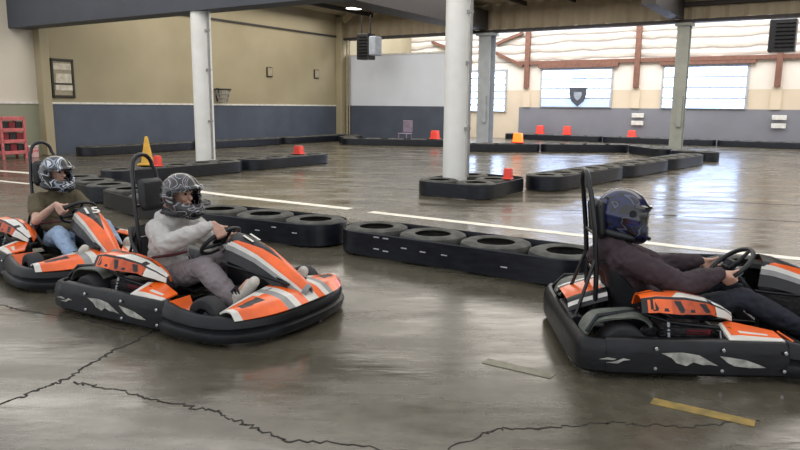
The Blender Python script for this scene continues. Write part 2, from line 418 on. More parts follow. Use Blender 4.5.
for (a, b) in (((496, 44), (523, 33)), ((496, 53), (523, 66)), ((432, 42), (450, 49))):
    (u0, z0), (u1, z1) = onwall(*a, DW+.1), onwall(*b, DW+.1)
    mb = MB(); mb.tube([(u0, -DW-.1, z0), (u1, -DW-.1, z1)], .1, n=4); bstruct('brace', mb, M['brown'])

# garage doors in the back wall, panes lit by daylight
def garage(n, xl, xr, yt, zb, rows, cols, frost_rows=0, v=DW):
    (u0, z1), (u1, _) = onwall(xl, yt, v), onwall(xr, yt, v)
    mb = MB(); bbox(mb, u0-.08, u1+.08, v-.02, v+.05, zb, z1+.1); d = bstruct('door_%d' % n, mb, M['doorframe'])
    h = (z1-zb)/rows; w = (u1-u0)/cols
    for r in range(rows):
        for c in range(cols):
            mb = MB(); bbox(mb, u0+c*w+.02, u0+(c+1)*w-.02, v+.03, v+.07, zb+r*h+.045, zb+(r+1)*h-.045)
            p = bstruct('pane', mb, M['bluepanel'] if r < frost_rows else M['pane'], d)
    return u0, u1, z1
garage(1, 470, 506, 72, 1.35, 6, 2, 0)
u0, u1, z1 = garage(2, 543, 612, 70, 1.6, 4, 1, 1)
mb = MB(); bbox(mb, u0-.2, u1+.3, DW-.02, DW+.16, z1+.08, z1+.34); bstruct('lintel', mb, M['brown'])
u0, u1, z1 = garage(3, 665, 748, 67, 1.6, 4, 1, 0)
mb = MB(); bbox(mb, u0-.2, u1+.3, DW-.02, DW+.16, z1+.08, z1+.22); bstruct('lintel', mb, M['brown'])
garage(4, 840, 920, 66, 1.6, 4, 1, 0)
# shutter beside the first door
(u0, z1), (u1, z0) = onwall(462, 72, DW), onwall(469, 112, DW)
mb = MB(); bbox(mb, u0, u1, DW, DW+.1, z0, z1); bstruct('door_jamb', mb, M['girder_dark'])

# ceiling, ribbed fascia over the far column line, girders
mb = MB()
n = 130; vs = []; fs = []
for i in range(n+1):
    u = -1+46*i/n; z = 5.76+(.06 if i % 2 else 0)
    vs += [(u, 0, z), (u, -20, z), (u, -20, z+.05), (u, 0, z+.05)]
for i in range(n):
    for j in range(4): fs.append((i*4+j, i*4+(j+1) % 4, i*4+4+(j+1) % 4, i*4+4+j))
mb.add(vs, fs); bstruct('ceiling', mb, M['ceil'])
mb = MB(); bbox(mb, -1, 46, DW-.3, -.3, 7.2, 7.3); bstruct('ceiling_door_bay', mb, M['ceil'])
mb = MB(); n = 300; vs = []; fs = []
for i in range(n+1):
    u = -.2+46*i/n; y = (.05 if (i//2) % 2 else 0)
    vs += [(u, y, ZT), (u, y, 7.2), (u, y+.03, 7.2), (u, y+.03, ZT)]
for i in range(n):
    for j in range(4): fs.append((i*4+j, i*4+(j+1) % 4, i*4+4+(j+1) % 4, i*4+4+j))
mb.add(vs, fs); bstruct('fascia', mb, M['fascia'])
mb = MB(); bbox(mb, -.2, 46, -.2, .2, ZT-.14, ZT-.03); o = bstruct('girder', mb, M['girder_dark'])
mb = MB(); bbox(mb, 15.0, 46, .0, .22, ZT+.42, ZT+.56); bstruct('girder', mb, M['girder_dark'])
# beams running away from us on the column lines
for uc, wb, ve in ((7.35, .5, 14.6), (15.3, .22, 4.5)):
    mb = MB(); bbox(mb, uc-wb, uc+wb, .2, ve, ZT-.02, ZT+.75); bstruct('beam', mb, M['girder_dark'])
# purlins under the ceiling
for uc in (2.0, 3.8, 5.6, 9.5, 11.5, 13.5, 17.5, 19.5):
    mb = MB(); bbox(mb, uc-.05, uc+.05, .2, 14.6, 5.6, 5.76); bstruct('purlin', mb, M['girder_dark'])
mb = MB()
(u0, z0), (u1, z1) = onwall(344, 21, .6), onwall(361, 2, .6)
mb.tube([(u0, -.6, z0), (u1, -.6, z1)], .16, n=4); bstruct('brace', mb, M['brown_l'] if 'brown_l' in M else M['fascia'])
# near girder over the white columns
VC = 15.45
ZG = onwall(190, 13, VC)[1]
mb = MB(); bbox(mb, -.4, 46, VC-.28, VC+.28, ZG, ZG+1.1); bstruct('girder_near', mb, M['girder_blue'])

def column_round(px, label_):
    u, _ = onwall(px, 100, VC); mb = MB()
    mb.lathe([(0, 0), (.232, 0), (.232, ZG), (0, ZG)], 32, (u, -VC, 0)); o = bstruct('column', mb, M['colwhite'], smooth=40)
    mb = MB(); mb.tube([(u+.3, -VC-.05, .3), (u+.3, -VC-.05, ZG)], .028); bstruct('conduit', mb, M['lgrey'], o, smooth=40)
    for z in (1.2, 2.4, 3.3):
        mb = MB(); mb.box((u+.27, -VC-.05, z), (.1, .08, .05)); bstruct('conduit_clip', mb, M['lgrey'], o)
    return u
column_round(203.5, ''); uc456 = column_round(456.5, '')
def column_h(px, m, w=.34):
    u, _ = onwall(px, 90, 0.); mb = MB()
    for d in (-1, 1): mb.box((u, d*w*.45, (ZT-.14)/2), (w, .03, ZT-.14))
    mb.box((u, 0, (ZT-.14)/2), (.03, w*.9, ZT-.14))
    mb.box((u, 0, .015), (w*1.5, w*1.5, .03)); mb.box((u, 0, ZT-.2), (w*1.4, w*1.3, .1))
    o = bstruct('column', mb, m)
    mb = MB(); mb.box((u+.08, -w*.45-.06, 1.5), (.16, .09, 1.1)); bstruct('column_cover', mb, m, o); return u
column_h(486, M['colblue'], .55); column_h(680, M['colgrey'], .42)

# things on the walls
def board():
    (v0, zt), (v1, zb) = onleft(49.5, 58, 0.02), onleft(75, 98, .02); cv, w = (v0+v1)/2, abs(v0-v1); h = zt-zb
    T = empty('notice_board', B @ place(.03, -cv, zb, PI/2), 'dark-framed notice board with pale papers on the cream wall beside the pilaster', 'notice board')
    mb = MB()
    mb.box((0, 0, h-.04), (w, .07, .08)); mb.box((0, 0, .04), (w, .07, .08)); mb.box((0, 0, h*.36), (w, .06, .05))
    for s in (-1, 1): mb.box((s*(w/2-.035), 0, h/2), (.07, .07, h))
    mb.build('frame', M['frame_dark'], T, 0, .008)
    mb = MB(); mb.box((0, .01, h/2), (w-.1, .03, h-.1)); mb.build('backing', M['beige'], T, 0)
    for (x, z, a, b) in ((0, h*.80, w*.78, h*.16), (.02, h*.5, w*.7, h*.24), (.05, h*.26, w*.8, h*.14)):
        mb = MB(); mb.box((x, -.012, z), (a, .012, b)); mb.build('paper', M['paper'], T, 0)
board()
for px, py, lb in ((269, 72, 'small square beige plate high on the cream wall, nearer the white column'), (316, 74, 'small square beige plate high on the cream wall, nearer the corner')):
    v, z = onleft(px, py); T = empty('wall_plate', B @ place(.03, -v, z, PI/2), lb, 'wall plate', 'beige plates on the cream wall')
    mb = MB(); mb.box((0, 0, 0), (.34, .05, .4)); mb.build('frame', M['frame_dark'], T, 0, .01)
    mb = MB(); mb.box((0, -.02, 0), (.27, .04, .33)); mb.build('face', M['beige'], T, 0, .006)
v, z = onleft(217, 92); T = empty('wall_basket', B @ place(.02, -v, z, PI/2), 'grey wire basket fixed to the cream wall just right of the left white column', 'basket')
mb = MB()
for i, rr in enumerate((.16, .21, .25, .28)):
    zz = -.4+i*.16; mb.tube([(rr*math.cos(a), -.3+rr*math.sin(a), zz) for a in [2*PI*k/20 for k in range(20)]], .02, 6, closed=True)
for k in range(10):
    a = 2*PI*k/10; mb.tube([(.16*math.cos(a), -.3+.16*math.sin(a), -.4), (.28*math.cos(a), -.3+.28*math.sin(a), .08)], .014, 6)
mb.build('basket_body', M['lgrey'], T, 40)
mb = MB(); mb.tube([(.3*math.cos(a), -.3+.3*math.sin(a), .1) for a in [2*PI*k/24 for k in range(24)]], .03, 6, closed=True); mb.build('rim', M['heater'], T, 40)
mb = MB(); mb.box((0, -.02, -.1), (.1, .06, .5)); mb.box((0, -.06, .08), (.08, .1, .05)); mb.build('bracket', M['heater'], T, 0)

def heater(px, py, v, w, h, d, lb, grille_side, zc):
    u, z = onwall(px, py, v)
    T = empty('unit_heater', B @ place(u, -v, z, 0), lb, 'heater')
    mb = MB(); mb.box((0, 0, 0), (w, d, h), ch=.03); mb.build('casing', M['heater'], T, 0)
    mb = MB()
    for k in range(7): mb.box((w*.1, -d/2-.015, -h*.36+k*h*.12), (w*.7, .03, h*.05), Matrix.Rotation(.5, 3, 'X'))
    mb.build('louvre', M['dark_metal'], T, 0)
    if grille_side:
        mb = MB(); mb.box((w*.5+.18, 0, .02), (.36, d*.9, h*.74), ch=.04); mb.build('fan_shroud', M['grille'], T, 0)
    for s in (-1, 1):
        mb = MB(); mb.tube([(s*w*.38, 0, h/2-.02), (s*w*.38, 0, zc-z)], .03, 6); mb.build('hanger', M['dark_metal'], T, 40)
heater(366, 47, 1.6, .62, 1.1, .6, 'black unit heater with a pale side shroud hung in the far corner', True, 5.78)
heater(783, 36, -4.6, .95, 1.25, .7, 'black unit heater hung in front of the white insulated wall at right', False, 7.22)
# shield emblem on the garage door
u, z = onwall(578, 94, DW+.1)
T = empty('door_emblem', B @ place(u, -DW-.1, z, 0), 'dark shield emblem on the pale garage door', 'emblem')
sh = [(-.42, .42), (.42, .42), (.44, .1), (.30, -.25), (0, -.5), (-.30, -.25), (-.44, .1)]
mb = MB(); mb.prism([(a, b-.1) for a, b in sh], 0, -.04, lambda a, b, d: (a, d, b)); mb.build('shield', M['emblem'], T, 0)
for k in range(3):
    mb = MB(); mb.box((0, -.02, .48+k*.12), (.9-.1*k, .03, .05)); mb.build('bar', M['emblem'], T, 0)
mb = MB(); mb.prism([(a*.45, b*.45-.1) for a, b in sh], -.04, -.055, lambda a, b, d: (a, d, b)); mb.build('badge', M['grille'], T, 0)
# paper notes on grey wall posts
for px in (638, 780):
    for k, dz in enumerate((1.27, .92)):
        u, _ = onwall(px, 110, DW+.1); T = MB().box((u, -DW-.08, dz), (.55, .03, .2), ch=.008).build('wall_sign', M['whitetrim'], None, 0)
        T.matrix_world = B; tag(T, '%s white plate on the grey wall %s' % (('upper', 'lower')[k], 'below the brown post left of the steel column' if px == 638 else 'at far right below the heater'), 'sign', 'white sign plates on the grey wall')
# ceiling lamp
gx = onwall(355, 2, 3.0)
T = empty('ceiling_lamp', B @ place(gx[0], -3.0, 5.6, 0), 'round white lamp glowing under the ceiling near the far corner', 'lamp')
mb = MB(); mb.lathe([(0, .16), (.1, .16), (.12, .12), (.42, 0), (.42, -.03), (.40, -.03), (.1, .1), (0, .1)], 28); mb.build('reflector', M['lgrey'], T, 40)
mb = MB(); mb.lathe([(0, .02), (.37, .02), (.38, -.02), (0, -.04)], 28); mb.build('diffuser', M['lampglow'], T, 40)

# ------------------------------------------------------------------ tyre barriers
HB, TR = .29, .355
def tyre_prof(R0, w, ri, z0):
    h = w/2; m = z0+h
    return [(ri, m-h*.80), (ri+.03, m-h*.93), ((ri+R0)/2, m-h), (R0-.045, m-h*.9), (R0-.01, m-h*.68), (R0, m-h*.3), (R0, m+h*.3), (R0-.01, m+h*.68), (R0-.045, m+h*.9), ((ri+R0)/2, m+h), (ri+.03, m+h*.93), (ri, m+h*.80), (ri+.025, m+h*.5), (R0-.06, m+h*.35), (R0-.06, m-h*.35), (ri+.025, m-h*.5)]
def tyre_mesh(name, n): 
    mb = MB(); mb.lathe(tyre_prof(TR, HB/2-.004, .19, 0), n, closed=True); return mb.mesh(name, M['barrier_tyre'])
TYRE_HI, TYRE_LO = tyre_mesh('tyre', 40), tyre_mesh('tyre_far', 18)
def barrier(pts, label, near=False, group='tyre barriers around the track', marks=0, hh=HB):
    """pts: tyre centres in a straight line (world); one belt wraps them all"""
    a, b = Vector(pts[0][:2]).to_3d(), Vector(pts[-1][:2]).to_3d(); d = b-a; ang = math.atan2(d.y, d.x); Lg = d.length
    T = empty('tyre_barrier', place(a.x, a.y, 0, ang), label, 'tyre barrier', group)
    n = 12 if near else 7; rr = TR+.008; path = []
    for k in range(n+1): t = -PI/2+PI*k/n; path.append((Lg+rr*math.cos(t), rr*math.sin(t)))
    m = max(2, len(pts)*2)
    for k in range(1, m): path.append((Lg*(1-k/m), rr+(.012*math.sin(k*PI) if near else 0)))
    for k in range(n+1): t = PI/2+PI*k/n; path.append((rr*math.cos(t), rr*math.sin(t)))
    for k in range(1, m): path.append((Lg*k/m, -rr))
    mb = MB(); mb.sweep(path, [(0, .012), (.014, .02), (.016, hh*.5), (.012, hh-.03), (.004, hh-.02), (0, hh-.03)], closed=True)
    mb.build('belt', M['barrier_belt'], T, 35)
    for p in pts:
        q = Vector(p[:2]).to_3d()-a; x = q.dot(d.normalized()) if Lg else 0
        child('tyre', TYRE_HI if near else TYRE_LO, T, Matrix.Translation((x, 0, hh/2+.002)) @ Matrix.Rotation(random.random()*6, 4, 'Z') @ Matrix.Diagonal((1, 1, hh/HB, 1)))
        if near: child('tyre', TYRE_HI, T, Matrix.Translation((x, 0, .002)) @ Matrix.Rotation(random.random()*6, 4, 'Z'))
    return T, Lg
def row(a, b, n): return [tuple(Vector(a[:2]).lerp(Vector(b[:2]), i/(n-1) if n > 1 else 0)) for i in range(n)]
def brow(a, b, n): A, Bb = bld(*a), bld(*b); return row(A, Bb, n)
def staples(T, spots, side):
    for x, z in spots:
        mb = MB(); mb.box((x, side*(TR+.024), z), (.07, .008, .012), ch=.002); mb.build('staple', M['staple'], T, 0)
T, L1 = barrier(row((-.26, 7.60), (1.57, 6.36), 4), 'long belted tyre barrier between the middle and right karts, dusty tyre tops showing', True)
staples(T, [(.27, .235), (.39, .235), (.27, .11), (.39, .10), (.85, .15), (1.1, .15), (1.75, .12), (.62, .16)], -1)
T, L2 = barrier(row((-2.33, 8.80), (-1.0, 8.06), 3), 'belted barrier of three tyres just behind the middle kart driver', True)
staples(T, [(.95, .14), (1.5, .16), (1.2, .2)], -1)
barrier(row((2.30, 5.98), (3.03, 5.90), 2), 'short black belted tyre barrier behind the arms of the right kart driver', True)
barrier(row((-3.0, 9.42), (-4.3, 10.85), 3), 'black belted tyre barrier behind the middle kart headrest', True)
barrier(row((-4.85, 11.42), (-5.9, 12.6), 3), 'black belted tyre barrier just right of the left driver helmet, at the bend', True)
def ring_barrier(cs, label, hh=HB):
    """tyres set round a column, one belt round them all"""
    c0 = bld(*cs[0]); T = empty('tyre_barrier', Matrix.Translation(c0) @ Matrix.Rotation(-TH, 4, 'Z'), label, 'tyre barrier', 'tyre barriers around the track')
    loc = [Vector((u-cs[0][0], -(v-cs[0][1]))) for u, v in cs]; rr = TR+.008
    us, vs = [q.x for q in loc], [q.y for q in loc]; x0, x1, y0, y1 = min(us), max(us), min(vs), max(vs); path = []
    for cx, cy, a0 in ((x1, y0, -90), (x1, y1, 0), (x0, y1, 90), (x0, y0, 180)):
        path += [(cx+rr*math.cos(R(a0+15*k)), cy+rr*math.sin(R(a0+15*k))) for k in range(7)]
    mb = MB(); mb.sweep(path, [(0, .012), (.014, .02), (.016, hh*.5), (.012, hh-.03), (.004, hh-.02), (0, hh-.03)], closed=True); mb.build('belt', M['barrier_belt'], T, 35)
    for q in loc: child('tyre', TYRE_HI, T, Matrix.Translation((q.x, q.y, hh/2+.002)) @ Matrix.Rotation(random.random()*6, 4, 'Z') @ Matrix.Diagonal((1, 1, hh/HB, 1)))
ring_barrier([(14.56, 16.06), (15.30, 16.06), (15.30, 15.30), (14.58, 14.84)], 'black belted tyre barrier at the foot of the white column nearest the camera')
rw = brow((15.78, 14.3), (17.1, 4.95), 14)
ud = (bld(17.0, 5.1)-bld(15.78, 14.3)).normalized(); r0 = bld(15.86, 14.12)
sec = lambda s, n: [tuple(r0+ud*(s+.71*k)) for k in range(n)]
barrier(sec(0, 5), 'row of belted tyres behind the blue helmet, section nearest the white column', hh=.31)
barrier(sec(3.64, 4), 'row of belted tyres behind the blue helmet, middle section', hh=.31)
barrier(sec(6.57, 4), 'row of belted tyres behind the blue helmet, far section towards the steel column', hh=.31)
barrier(brow((16.45, 3.55), (17.2, 3.8), 2), 'dark tyre barrier end block at the foot of the grey-green steel column', hh=.31)
barrier(brow((8.33, 18.3), (8.33, 15.4), 5), 'belted tyre barrier in front of the left white column foot')
barrier(brow((8.33, 14.5), (8.33, 12.1), 4), 'belted tyre barrier right of the left white column, ending beside one red marker')
for k, nm in enumerate(('left third, behind the yellow cone', 'middle third, right of the left white column', 'right third, near the corner')):
    v0 = 14.2-k*4.55; barrier(brow((1.1, v0), (1.1, v0-3.65), 6), 'dark barrier along the slate wall, %s' % nm)
barrier(brow((2.0, 1.6), (2.75, 3.1), 3), 'dark tyre barrier in the far corner below the pier')
barrier(brow((3.5, 3.9), (7.0, 2.4), 5), 'dark tyre barrier below the white partition, left of the near white column')
barrier(brow((9.1, 4.6), (11.1, 3.2), 4), 'dark tyre barrier at the foot of the grey-blue steel column', hh=.31)
barrier(brow((11.75, 2.75), (13.8, 1.3), 4), 'dark tyre barrier below the shield emblem, middle of the floor', hh=.31)
barrier(brow((14.65, 1.6), (15.75, 2.95), 3), 'dark tyre barrier running up to the grey-green steel column from the left', hh=.31)
for k in range(5):
    ua = 6.5+k*5; barrier(brow((ua, -5.9), (ua+4.2, -5.9), 6), 'dark barrier along the grey door wall, %s' % ('behind the grey-blue column', 'below the shield emblem', 'behind the grey-green column', 'below the hung heater', 'at the far right edge of view')[k])

# markers, cones and boxes on the barriers
def marker(p, w, h, label, lit=False):
    T = empty('marker_light', Matrix.Translation(p) @ Matrix.Rotation(-TH, 4, 'Z'), label, 'marker', 'red markers on the barriers')
    mb = MB(); k = 4
    def ring(s, z): return [(s*a, s*b*.8, z) for a, b in ((-.5, -.35), (-.35, -.5), (.35, -.5), (.5, -.35), (.5, .35), (.35, .5), (-.35, .5), (-.5, .35))]
    rings = [ring(w, h*.12), ring(w*.98, h*.2), ring(w*.9, h*.85), ring(w*.78, h)]; vs = sum(rings, []); fs = [tuple(range(8)), tuple(range(24, 32))]
    for i in range(3):
        for j in range(8): fs.append((i*8+j, i*8+(j+1) % 8, i*8+8+(j+1) % 8, i*8+8+j))
    mb.add(vs, fs); mb.build('lens_body', M['marker_lit'] if lit else M['marker'], T, 30)
    mb = MB(); mb.box((0, 0, h*.06), (w*1.15, w*.95, h*.12), ch=.01); mb.build('base_plate', M['marker'], T, 0)
def mk_uv(px, py, v, w, h, label, lit=False, z=HB):
    u, _ = onwall(px, py, v); marker(bld(u, v, z), w, h, label, lit)
pA = bld(15.60, 15.34); marker((pA.x, pA.y, HB), .16, .20, 'red marker on the barrier end beside the near white column')
q = guv(511, 139, HB); marker(gnd(511, 141, HB) if False else bld(10.75, 3.45, .31), .34, .36, 'red marker glowing amber on the barrier right of the grey-blue column', True)
mk_uv(540, 133, -5.9, .36, .42, 'red marker on the far barrier, left of the shield emblem'); mk_uv(567, 133, -5.9, .36, .42, 'red marker on the far barrier, directly below the shield emblem')
mk_uv(632, 133, -5.9, .36, .3, 'red marker on the far barrier, left of the grey-green column foot')
u = onwall(437, 135, 2.6)[0]; marker(bld(6.75, 2.53, HB), .34, .34, 'red marker on the barrier just left of the near white column')
u = onwall(428, 135, 2.6)[0]
marker(bld(8.33, 12.75, HB), .26, .22, 'red marker on the rounded barrier right of the left white column')
pc = Vector(bld(8.33, 17.58)); marker((pc.x+.19, pc.y-.02, HB), .17, .22, 'red marker beside the yellow cone, seen above the middle kart hoop')
T = empty('traffic_cone', place(pc.x-.10, pc.y+.18, HB), 'yellow cone standing on the barrier, seen above the middle kart hoop', 'cone')
mb = MB(); mb.lathe([(.145, .04), (.13, .06), (.035, .60), (.02, .62), (0, .62)], 24); mb.build('cone_body', M['yellow'], T, 40)
mb = MB(); mb.box((0, 0, .02), (.34, .34, .04), ch=.012); mb.build('base_plate', M['yellow'], T, 0)
mb = MB(); mb.lathe([(.0995, .23), (.071, .40)], 24); mb.build('sleeve', M['marker'], T, 40) if False else None
# faded red rack by the white wall
v0, _ = onleft(-4, 130, .5); v1, _ = onleft(20, 130, .5)
T = empty('storage_rack', B @ place(.5, -(v0+v1)/2, 0, PI/2), 'faded red storage rack by the pale green wall at the left edge', 'rack')
w = abs(v0-v1); 
for s in (-1, 1):
    for dd in (-1, 1):
        mb = MB(); mb.box((s*w*.48, dd*.25, .6), (.06, .06, 1.2)); mb.build('upright', M['pink'], T, 0)
for k in range(4):
    mb = MB(); mb.box((0, 0, .18+k*.32), (w, .56, .10), ch=.01); mb.build('shelf', M['pink'], T, 0)
for k in range(3):
    for j in range(3):
        o = empty('storage_bin', B @ place(.5, -((v0+v1)/2+(j-1)*w*.3), .235+k*.32, PI/2), '%s %s bin on the faded red rack' % (('left', 'middle', 'right')[j], ('bottom shelf', 'second shelf', 'third shelf')[k]), 'bin', 'bins on the faded red rack')
        mb = MB(); ww = w*.25; mb.box((0, 0, .01), (ww, .42, .02))
        for s in (-1, 1): mb.box((s*ww/2, 0, .09), (.02, .42, .18)); mb.box((0, s*.21, .09), (ww, .02, .18))
        mb.build('bin_body', M['red' if (j+k) % 2 else 'pad'], o, 0)
v, _ = onleft(30, 140, .6)
T = empty('cardboard_box', B @ place(.6, -v, 0, PI/2), 'small pale pink box beside the faded red rack at the left', 'box')
mb = MB(); mb.box((0, 0, .16), (.3, .3, .32), ch=.01); mb.build('carton', M['pinkbox'], T, 0)
mb = MB(); mb.box((0, 0, .333), (.32, .32, .03), ch=.005); mb.build('lid', M['whitetrim'], T, 0)
mb = MB(); mb.box((0, 0, .2), (.31, .31, .04)); mb.build('band', M['pink'], T, 0)
# pale folded barrier stand behind the partition barrier
p = bld(4.6, 1.6); T = empty('plastic_chair', B @ place(5.1, -2.2, 0, 0), 'mauve plastic chair on the floor below the white partition', 'chair')
mb = MB(); mb.box((0, 0, .45), (.46, .44, .05), ch=.015); mb.build('seat', M['mauve'], T, 0)
mb = MB(); mb.box((0, .22, .75), (.46, .05, .5), ch=.015); mb.build('backrest', M['mauve'], T, 0)
for s in (-1, 1):
    for d in (-1, 1): mb = MB(); mb.tube([(s*.2, d*.2, 0), (s*.19, d*.19, .44)], .022, 8); mb.build('leg', M['mauve'], T, 40)
exec_karts = True

# ------------------------------------------------------------------ go-karts  (local: x forward, y left, z up, origin on the ground under the middle)
def lerp(a, b, t): return a+(b-a)*t
def interp(t, pts):
    for (a, va), (b, vb) in zip(pts[:-1], pts[1:]):
        if t <= b: return lerp(va, vb, (t-a)/(b-a))
    return pts[-1][1]
def arc(cx, cy, r, a0, a1, n): return [(cx+r*math.cos(R(lerp(a0, a1, i/n))), cy+r*math.sin(R(lerp(a0, a1, i/n)))) for i in range(n+1)]
WC, WN = Vector((.145, 0, .555)), Vector((-.66, 0, .75)).normalized()
WR, WU = Vector((0, -1, 0)), Vector((.75, 0, .66)).normalized()
WRAD = .165
def rim_pt(a): return WC+(WR*math.cos(R(a))+WU*math.sin(R(a)))*WRAD

def panel_pt(u, v):            # steering fairing; u 0..1 across (0 = right), v 0 top .. 1 tip
    a = u*2-1
    x = interp(v, [(0, .325), (.25, .49), (.55, .70), (.85, .91), (1, .995)])
    z = interp(v, [(0, .63), (.12, .615), (.25, .585), (.4, .545), (.55, .485), (.7, .42), (.85, .355), (1, .295)])
    w = interp(v, [(0, .125), (.15, .14), (.4, .135), (.65, .115), (.85, .09), (.95, .075), (1, .045)])
    e = abs(a); drop = .065*e**1.4*(1-.3*v)+.12*max(0, (e-.6)/.4)**1.2*(1-.45*v)
    return (x-drop*.25, a*w*(1.0 if e < .62 else 1.0), z-drop)
def panel_m(u, v):
    a = abs(u*2-1); c = .70*(1-v/.62)
    if v > .95: return 3
    if a < c: return 1
    if a > .82: return 1 if v < .8 else 3
    if a > .64: return 3 if a > .74 else 2
    return 0
def nose_pt(u, v):
    a = u*2-1; e = abs(a)
    xf = 1.02-.19*e**3; xb = .705+.0*(1-e)
    x = lerp(xb, xf, v); y = a*.62
    z = .212+.085*(1-e**1.5)*(1-v*.75)+.022*math.sin(PI*v)-(.03*max(0, v-.75)/.25)
    return (x, y, z)
def nose_m(u, v):
    a = abs(u*2-1)
    if a < .10: return 2 if v > .5 else 0
    if a < .22: return 0
    if a < .34: return 2
    if a < .42: return 3
    if .55 < a < .86 and .34 < v-.25*(a-.7) < .60: return 1
    if a < .55: return 0 if v > .3 else 2
    return 0 if v > .12 and a < .93 else 2
def cover_pt(side):
    def f(u, v):
        a = u*2-1
        x = lerp(-.605, -.01, v)
        cy = interp(v, [(0, -.47), (.3, -.45), (.7, -.42), (1, -.40)])
        w = interp(v, [(0, .10), (.12, .125), (.5, .13), (.8, .10), (.93, .06), (1, .02)])
        zt = interp(v, [(0, .455), (.15, .47), (.45, .462), (.7, .43), (.9, .375), (1, .335)])
        e = abs(a); d = .02*e*e+.075*max(0, (e-.55)/.45)**1.2*interp(v, [(0, .8), (.4, 1), (1, .3)])
        return (x, side*(cy+a*w), zt-d)
    return f
def cover_m(u, v):
    a = u*2-1
    if a < -.55:
        if a > -.64: return 3
        vv = v+.09*a; s = math.sin(vv*46)+math.sin(vv*23+1.3+a*9)
        if v < .06: return 3
        if v < .13 and a > -.9: return 0 if math.sin(v*110) > -.4 else 3
        if v > .78: return 2
        return 3 if s > .55 and -.95 < a < -.66 else (0 if v < .3 else 1)
    if a < .10: 
        if .70 < v < .76 and a < -.15: return 3
        return 2 if v > .40+a*.15 else 0
    if a < .2: return 3 if v < .85 else 2
    if .18 < v < .30 and a < .6: return 3
    if .62 < v < .72 and a < .5: return 1
    return 0
def rear_pt(u, v):
    a = u*2-1; e = abs(a)
    x = lerp(-.955, -.70, v); z = lerp(.315, .40, v**.8)-.06*max(0, (e-.75)/.25)**1.2-.01*e*e
    return (x, a*.23+.08, z)
def rear_m(u, v):
    a = u*2-1
    if a > .55 or a < -.80: return 2 if abs(a) < .9 else 1
    if a > .42 or a < -.66: return 1
    return 2 if v > .9 else 0
def seat_pt(u, v):
    a = u*2-1; e = abs(a)
    x = interp(v, [(0, -.06), (.12, -.12), (.35, -.30), (.5, -.46), (.6, -.56), (.75, -.64), (1, -.735)])
    z = interp(v, [(0, .155), (.12, .135), (.35, .095), (.5, .10), (.6, .15), (.75, .32), (1, .60)])
    w = interp(v, [(0, .17), (.4, .225), (.7, .225), (.9, .19), (1, .13)])
    s = interp(v, [(0, .04), (.3, .13), (.5, .25), (.65, .24), (.8, .14), (1, .02)])*max(0, (e-.5)/.5)**1.5
    fx = interp(v, [(0, 0), (.45, .1), (.6, .7), (1, 1)])
    return (x+s*fx, a*w, z+s*(1-fx*.8))

def wheel_meshes(w):
    R0 = .145; mb = MB(); h = w/2
    mb.lathe([(.075, -h*.92), (.10, -h), (.130, -h*.93), (.141, -h*.75), (R0, -h*.4), (R0, h*.4), (.141, h*.75), (.130, h*.93), (.10, h), (.075, h*.92)], 40, axis='Y', closed=True)
    t = mb.mesh('tyre', M['rubber'])
    mb = MB(); mb.lathe([(0, -h*.55), (.02, -h*.55), (.03, -h*.75), (.045, -h*.6), (.066, -h*.7), (.076, -h*.93), (.078, -h*.9), (.078, h*.9), (.076, h*.93), (.066, h*.7), (.03, h*.6), (0, h*.6)], 32, axis='Y')
    for k in range(3):
        a = 2*PI*k/3; mb.lathe([(0, -h*.8), (.009, -h*.8), (.009, -h*.6)], 8, (.046*math.cos(a), 0, .046*math.sin(a)), 'Y')
    r = mb.mesh('rim', M['dark_metal']); return t, r
WF, WB = wheel_meshes(.13), wheel_meshes(.19)

def pod_decals(T, side, y):
    fn = lambda a, b, d: (a, side*(y+d), b)
    for poly in ([(-.52, .175), (-.40, .182), (-.30, .168), (-.25, .14), (-.185, .105), (-.235, .112), (-.275, .108), (-.33, .125), (-.37, .10), (-.43, .118), (-.46, .148)],
                 [(-.18, .165), (-.12, .158), (-.03, .145), (.05, .118), (.09, .10), (.0, .098), (-.09, .106), (-.13, .125)]):
        mb = MB(); mb.prism(poly, 0, .004, fn); mb.build('decal', M['decal'], T, 0)
    mb = MB()
    for poly in ([(-.88, .13), (-.83, .142), (-.78, .134), (-.80, .126), (-.84, .130)], [(-.79, .118), (-.74, .138), (-.70, .13), (-.74, .124), (-.77, .106), (-.84, .11), (-.80, .116)]):
        mb.prism(poly, 0, .004, fn)
    mb.build('logo_mark', M['decal'], T, 0)
    for bx, bz in ((-.16, .20), (-.16, .075), (-.55, .20), (-.55, .08), (.2, .19), (.2, .08)):
        mb = MB(); mb.lathe([(0, -.006), (.010, -.005), (.012, 0)], 12, (bx, side*(y+.002), bz), 'Y'); mb.build('bolt', M['chrome'], T, 40)

def text_mesh(s, size, depth, m, shear=0.):
    c = bpy.data.curves.new('number_text', 'FONT'); c.body = s; c.size = size; c.extrude = depth; c.align_x = 'CENTER'; c.align_y = 'CENTER'; c.shear = shear; c.offset = size*.018
    o = bpy.data.objects.new('number_text', c); COL.objects.link(o); bpy.context.view_layer.update()
    me = bpy.data.meshes.new_from_object(o.evaluated_get(bpy.context.evaluated_depsgraph_get())); bpy.data.objects.remove(o)
    me.materials.clear(); me.materials.append(m); return me

